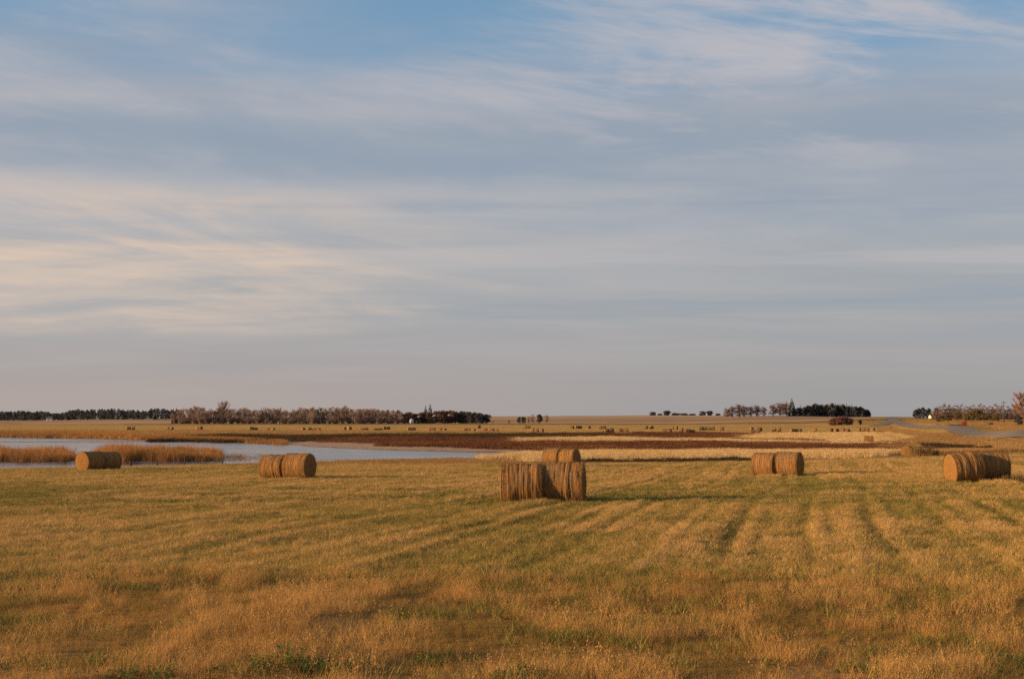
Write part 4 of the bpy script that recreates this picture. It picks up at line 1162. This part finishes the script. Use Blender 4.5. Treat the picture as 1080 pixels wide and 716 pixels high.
x = np.concatenate([RNG.uniform(.24, .46, 30000)]); y = 1 / RNG.uniform(1 / 900., 1 / 150., len(x)); x = x * y
px_, _ = picture_coords(x, y, ground_base(x, y))
rd = np.array([(q.x, q.y) for q in RD] ); sr = np.array([(q.x, q.y) for q in SR])
def line_dist(px2, py2, L):
    best = np.full(px2.shape, 1e9)
    for a_, b_ in zip(L[:-1], L[1:]):
        ab = b_ - a_; t = np.clip(((px2 - a_[0]) * ab[0] + (py2 - a_[1]) * ab[1]) / (ab @ ab), 0, 1)
        best = np.minimum(best, np.hypot(px2 - a_[0] - t * ab[0], py2 - a_[1] - t * ab[1]))
    return best
_, rw_ = picture_coords(x, y, ground_base(x, y))
k_ = ~((px_ > 966) & (px_ < 1052) & (rw_ > 464.5) & (rw_ < 476)) & (line_dist(x, y, rd) > 8) & (line_dist(x, y, sr) > 6.5) & (px_ > 925) & (RNG.random(len(x)) < sstep(.3, .6, fbm(x / 14, y / 30, 196, 3)) + .1)
x, y = x[k_], y[k_]; sv = np.interp(y, [150, 300, 900], [1.2, 1.7, 3.2]) * RNG.uniform(.7, 1.2, len(x))
scatter('verge_grass', G_ora, 3, x, y, ground_z(x, y), sv, RNG.random(len(x)), 'rough tan grass on the slopes beside the road', 'grass', hscale=RNG.uniform(.3, .8, len(x)))

# ------------------------------------------------------------------ posts, pole, weeds, stones
def post(label, px, d, h, r, lean):
    mb = MB(); rs = np.random.default_rng(int(px))
    pts = [Vector((lean * t, rs.normal(0, .01), -.3 + (h + .3) * t)) for t in (0, .35, .7, 1)]
    mb.tube(pts, [r, r * .95, r * .9, r * .8], 8)
    o = mb.build('fence_post', M['wood']); tag(o, label, 'post', 'old posts along the near pond shore')
    p = spot(px, d); o.location = (p.x, p.y, max(p.z, -.1))
post('short thick dark post in the water right of the leftmost bales', 139.3, 124.5, .85, .13, .02)
post('thin short post in the water, second from the leftmost bales', 168, 126.5, .75, .075, -.04)
post('tallest thin post in the shallow water between the bale pairs', 196, 129, 1.1, .07, .02)
post('leaning post by the shore weeds left of the lit pair', 235, 133, .9, .075, .12)

def pole():
    root = empty('utility_pole', 'thin grey utility pole near the right edge behind the road', 'pole')
    mb = MB(); mb.tube([(0, 0, -.5), (0, 0, 4), (0, 0, 8.6)], [.15, .13, .1], 8); mb.build('post', M['wood'], root)
    c_ = MB(); c_.box(-1.1, 1.1, -.07, .05, 7.9, 8.05); arm = c_.build('crossarm', M['wood'], root)
    for x_ in (-1.0, -.5, .5, 1.0):
        i_ = MB(); i_.tube([(x_, 0, 8.05), (x_, 0, 8.13), (x_, 0, 8.2)], [.04, .06, .03], 6); i_.build('insulator', M['stone'], arm)
    return root
pl = pole(); p = spot(1058, 520); pl.location = p

def stone(label, px, d, s_, seed):
    rs = np.random.default_rng(seed); mb = MB(); n = 12; m_ = 7
    for i in range(m_):
        f_ = math.pi * (i + .5) / m_
        for k in range(n):
            t = 2 * math.pi * k / n; r = s_ * rs.uniform(.85, 1.1)
            mb.v.append((r * 1.3 * math.sin(f_) * math.cos(t), r * math.sin(f_) * math.sin(t), r * .75 * math.cos(f_) + s_ * .4))
    for i in range(m_ - 1):
        for k in range(n):
            a0 = i * n + k; b0 = i * n + (k + 1) % n; mb.f.append((a0, a0 + n, b0 + n, b0))
    mb.f.append(tuple(range(n))); mb.f.append(tuple(range((m_ - 1) * n, m_ * n))[::-1])
    o = mb.build('boulder', M['stone'], None, True); tag(o, label, 'stone', 'pale stones on the marsh edge'); o.location = spot(px, d)
stone('left pale stone on the red marsh left of the dry weeds', 938, 222, .5, 1)
stone('right pale stone on the red marsh close to the dry weeds', 943.5, 221, .4, 2)

def dry_weed(label, px, d, n, h, w, seed, mat='drystem', cat='weeds', group='tall dry weeds on the field edge', name='dry_weeds'):
    random.seed(seed); mb = MB(); lf = MB()
    root = empty(name, label, cat, group)
    for k in range(n):
        r = w * math.sqrt(random.random()); t = random.uniform(0, 6.28); b = Vector((r * math.cos(t), r * math.sin(t), -.03))
        hh = h * random.uniform(.5, 1.05) * (1 - .35 * r / w); az = random.uniform(0, 6.28); ln = random.uniform(.05, .35)
        e_ = b + Vector((math.cos(az) * ln * hh, math.sin(az) * ln * hh, hh)); m_ = b.lerp(e_, .5) + Vector((0, 0, .06 * hh))
        mb.tube([b, m_, e_], [.012, .009, .004], 4, False)
        for q in range(12):
            s_ = m_.lerp(e_, random.uniform(-.3, 1)); dd = Vector((random.gauss(0, 1), random.gauss(0, 1), random.uniform(0, 1.2))).normalized() * random.uniform(.05, .13)
            sd_ = dd.cross(Vector((0, 0, 1))).normalized() * .022
            lf.quad(s_, s_ + dd * .5 + sd_, s_ + dd, s_ + dd * .5 - sd_)
    mb.build('stems', M['drystem'], root); lf.build('leaves', M[mat], root)
    root.location = spot(px, d); return root
dry_weed('tall tan weeds right of the sunken bale by the ditch', 966, 140, 150, 1.35, 1.0, 1)
dry_weed('tall dark brown weeds behind the sunken bale by the ditch', 975, 143, 140, 1.5, 1.0, 2, 'brownleaf')
dry_weed('pale yellow weed standing by the ditch right of the tan weeds', 985.5, 141, 60, .8, .35, 3, 'drystem')
dry_weed('dry weeds at the foot of the outermost bale at the right edge', 1071, 66.5, 90, .55, .8, 4)

def leafy_weed(seed, h=.34, w=.42, n=46):
    random.seed(seed); root = empty('leafy_weed', 'x', 'weed'); st = MB(); lf = MB()
    for k in range(n):
        r = w * math.sqrt(random.random()); t = random.uniform(0, 6.28); b = Vector((r * math.cos(t), r * math.sin(t), -.03))
        hh = h * random.uniform(.45, 1.1) * (1.05 - .5 * r / w); e_ = b + Vector((random.gauss(0, .06), random.gauss(0, .06), hh))
        st.tube([b, b.lerp(e_, .5), e_], [.005, .004, .002], 4, False)
        for q in range(11):
            s_ = b.lerp(e_, random.uniform(.15, 1)); az = random.uniform(0, 6.28); d = Vector((math.cos(az), math.sin(az), random.uniform(-.2, .7))).normalized()
            ln = random.uniform(.035, .085); sd_ = d.cross(Vector((0, 0, 1))).normalized() * ln * .3
            lf.quad(s_, s_ + d * ln * .5 + sd_, s_ + d * ln + Vector((0, 0, -.01)), s_ + d * ln * .5 - sd_)
    st.build('stems', M['weed'], root); lf.build('leaves', M['weed'], root); return root
WD = [leafy_weed(41), leafy_weed(42, .25, .5, 40)]
def weed(k, px, d, s_, lab): place(WD[k], spot(px, d), px, s_, lab, 'green leafy weeds in the foreground grass')
weed(0, 306, 15.0, 1.0, 'largest green leafy weed at the bottom left of the middle')
weed(1, 270, 14.7, .95, 'low green weed just left of the largest leafy weed')
weed(1, 345, 14.9, .8, 'small green weed just right of the largest leafy weed')
weed(0, 548, 14.7, .8, 'green weed at the bottom edge below the front bales')
weed(1, 150, 14.5, .9, 'low dark green weed at the bottom left corner')
weed(1, 1060, 15.6, .75, 'small green weed at the bottom right corner')
weed(1, 905, 15.0, .7, 'low green weed at the bottom right third')
weed(0, 455, 15.8, .65, 'small upright green weed between the two larger bottom ones')

# ------------------------------------------------------------------ sky and light
def build_world():
    w = bpy.data.worlds.new('World'); SC.world = w; w.use_nodes = True
    nt = NT(w.node_tree)
    sky = nt.n('ShaderNodeTexSky', sky_type='NISHITA'); sky.sun_disc = False
    sky.sun_elevation = R(SUN_EL)
    sky.sun_rotation = math.atan2(SUN.x, SUN.y)
    sky.altitude = 400; sky.air_density = 1.0; sky.dust_density = .8; sky.ozone_density = 1.4
    STR = .075; K = 1 / STR / 2 ** EXPO
    d = nt.n('ShaderNodeTexCoord').outputs['Generated']
    sp = nt.n('ShaderNodeSeparateXYZ'); nt.link(d, sp.inputs[0])
    zz = nt.math('MAXIMUM', sp.outputs[2], 0.0)
    den = nt.math('ADD', zz, .075)
    cb = nt.n('ShaderNodeCombineXYZ')
    nt.link(nt.math('DIVIDE', sp.outputs[0], den), cb.inputs[0]); nt.link(nt.math('DIVIDE', sp.outputs[1], den), cb.inputs[1])
    P = cb.outputs[0]
    def lin(r, g, b): 
        f = lambda c: ((c / 255 + .055) / 1.055) ** 2.4
        return (f(r) * K, f(g) * K, f(b) * K)
    X = sp.outputs[0]
    # thin high sheet, thicker towards the horizon, torn open overhead
    broad = nt.noise(nt.mapping(P, (.46, .75, 1), (2.25, 2.05, 0), (0, 0, -.16)), 1.0, 7, .58, .6)
    sheet = nt.ss(nt.math('ADD', nt.math('MULTIPLY_ADD', nt.noise(nt.mapping(d, (2.6, 1, 9), (5.2, 0, 2.9), (0, -.12, 0)), 1.0, 6, .58), .5, nt.math('MULTIPLY', broad, .5)), nt.ss(zz, .12, .30, .27, -.015)), .37, .61)
    tone = nt.noise(nt.mapping(P, (.36, 1.0, 1), (7.2, 4.6, 0), (0, 0, .12)), 1.0, 6, .58, .7)
    low = nt.mix(nt.ss(zz, .0, .12), lin(171, 163, 160), lin(163, 167, 171))
    hi = nt.mix(nt.ss(zz, .12, .30), lin(169, 173, 179), lin(165, 171, 184))
    grey = nt.mix(nt.ss(zz, .11, .15), low, hi)
    calm = nt.ss(zz, .05, .11, .35, 1.0)
    grey = nt.mix(nt.math('MULTIPLY', calm, nt.ss(tone, .46, .66, 0, .65)), grey, lin(190, 184, 184))
    grey = nt.mix(nt.math('MULTIPLY', calm, nt.ss(tone, .50, .34, 0, .7)), grey, lin(145, 157, 172))
    # a long blue grey bank between the pale band and the cream one
    wob = nt.math('MULTIPLY_ADD', nt.noise(nt.mapping(P, (.3, .2, 1), (9, 2, 0)), 1.0, 4, .5), .10, -.05)
    zb = nt.math('ADD', zz, wob)
    bank = nt.math('MULTIPLY', nt.ss(zb, .165, .19), nt.ss(zb, .235, .205))
    grey = nt.mix(nt.math('MULTIPLY', bank, .6), grey, lin(142, 157, 173))
    dd = nt.noise(nt.mapping(d, (1, 1, 1)), 2.2, 3, .5, 0, 1)
    vd = nt.n('ShaderNodeVectorMath', operation='MULTIPLY_ADD'); nt.link(dd, vd.inputs[0]); vd.inputs[1].default_value = (.10, 0, .05); nt.link(d, vd.inputs[2])
    puff = nt.noise(nt.mapping(nt.mapping(vd.outputs[0], (1, 1, 1), (0, 0, 0), (0, -.10, 0)), (3.2, 1.0, 12), (7.1, .3, .6)), 1.0, 7, .60, .3)
    up = nt.ss(zz, .11, .17)
    grey = nt.mix(nt.math('MULTIPLY', up, nt.ss(puff, .48, .68, 0, .6)), grey, lin(186, 183, 188))
    grey = nt.mix(nt.math('MULTIPLY', up, nt.ss(puff, .50, .36, 0, .45)), grey, lin(143, 157, 175))
    blue = nt.mix(.6, sky.outputs[0], lin(120, 163, 198))
    c = nt.mix(nt.math('MULTIPLY', sheet, .93), blue, grey)
    # sunlit wisps: soft combed streaks, cream in the lower left band
    warp = nt.noise(nt.mapping(P, (.30, .30, 1), (2, 8, 0)), 1.0, 3, .5, 0, 1)
    va = nt.n('ShaderNodeVectorMath', operation='MULTIPLY_ADD'); nt.link(warp, va.inputs[0]); va.inputs[1].default_value = (2.4, 2.0, 0); nt.link(P, va.inputs[2])
    PW = va.outputs[0]
    wis = nt.noise(nt.mapping(PW, (.5, 1.2, 1), (1.3, .4, 0), (0, 0, -.30)), 1.0, 8, .60, .8)
    wis2 = nt.noise(nt.mapping(P, (.22, .35, 1), (5.0, 2.0, 0)), 1.0, 3, .5)
    comb = nt.noise(nt.mapping(PW, (1.1, 3.4, 1), (4.3, 7.4, 0), (0, 0, -.42)), 1.0, 6, .6, .6)
    wisd = nt.noise(nt.mapping(nt.mapping(vd.outputs[0], (1, 1, 1), (0, 0, 0), (0, -.13, 0)), (4.0, 1.0, 24), (8.2, .2, 4.3)), 1.0, 7, .60, .5)
    wis = nt.math('MULTIPLY_ADD', wisd, .6, nt.math('MULTIPLY', wis, .4))
    wm = nt.math('MULTIPLY', nt.math('MULTIPLY', nt.ss(wis, .42, .62), nt.ss(wis2, .33, .58)), nt.ss(comb, .30, .62, .6, 1.0))
    band = nt.math('MULTIPLY', nt.ss(zb, .055, .095), nt.ss(zb, .185, .15))
    left = nt.ss(X, .12, -.28, .16, 1.0)
    c = nt.mix(nt.math('MULTIPLY', nt.math('MULTIPLY', band, left), nt.math('ADD', nt.math('MULTIPLY', wm, .95), .12)), c, lin(218, 197, 179))
    thin = nt.math('MULTIPLY', band, nt.ss(wis, .42, .30))
    c = nt.mix(nt.math('MULTIPLY', thin, .28), c, lin(163, 182, 188))
    top = nt.math('MULTIPLY', nt.ss(zz, .17, .22), nt.math('MULTIPLY', nt.ss(wis, .48, .62), nt.ss(X, -.15, .22, .45, 1.0)))
    c = nt.mix(nt.math('MULTIPLY', top, .75), c, lin(196, 190, 192))
    # haze just over the horizon, rosier to the left
    hz = nt.mix(nt.ss(X, -.35, .30), lin(176, 163, 157), lin(158, 156, 157))
    c = nt.mix(nt.ss(zz, .075, .0, 0, .85), c, hz)
    bg = nt.n('ShaderNodeBackground'); nt.link(c, bg.inputs[0]); bg.inputs[1].default_value = STR
    out = nt.n('ShaderNodeOutputWorld'); nt.link(bg.outputs[0], out.inputs[0])

build_world()
sl = bpy.data.lights.new('sun', 'SUN'); sl.energy = 5.0; sl.angle = R(.5); sl.color = (1.0, .64, .32)
so = bpy.data.objects.new('sun', sl); COL.objects.link(so); so.rotation_euler = (-SUN).to_track_quat('-Z', 'Y').to_euler()

cd = bpy.data.cameras.new('camera'); cam = bpy.data.objects.new('camera', cd); COL.objects.link(cam)
cd.sensor_fit = 'HORIZONTAL'; cd.sensor_width = 36.0; cd.lens = 36.0 * F / 1080
cd.clip_start = .1; cd.clip_end = 20000
cam.location = (0, 0, CAM_Z); cam.rotation_euler = (math.pi / 2 + TILT, 0, 0)
SC.camera = cam

vs = SC.view_settings
vs.view_transform = 'Standard'; vs.look = 'None'; vs.exposure = EXPO; vs.gamma = 1.0; vs.use_curve_mapping = False
cy_ = SC.cycles
cy_.use_denoising = False; cy_.denoiser = 'OPENIMAGEDENOISE'; cy_.denoising_prefilter = 'NONE'; cy_.denoising_input_passes = 'RGB_ALBEDO_NORMAL'; cy_.sample_clamp_indirect = 4.0
cy_.max_bounces = 6; cy_.diffuse_bounces = 3; cy_.transmission_bounces = 3; cy_.transparent_max_bounces = 4
SC.render.film_transparent = False
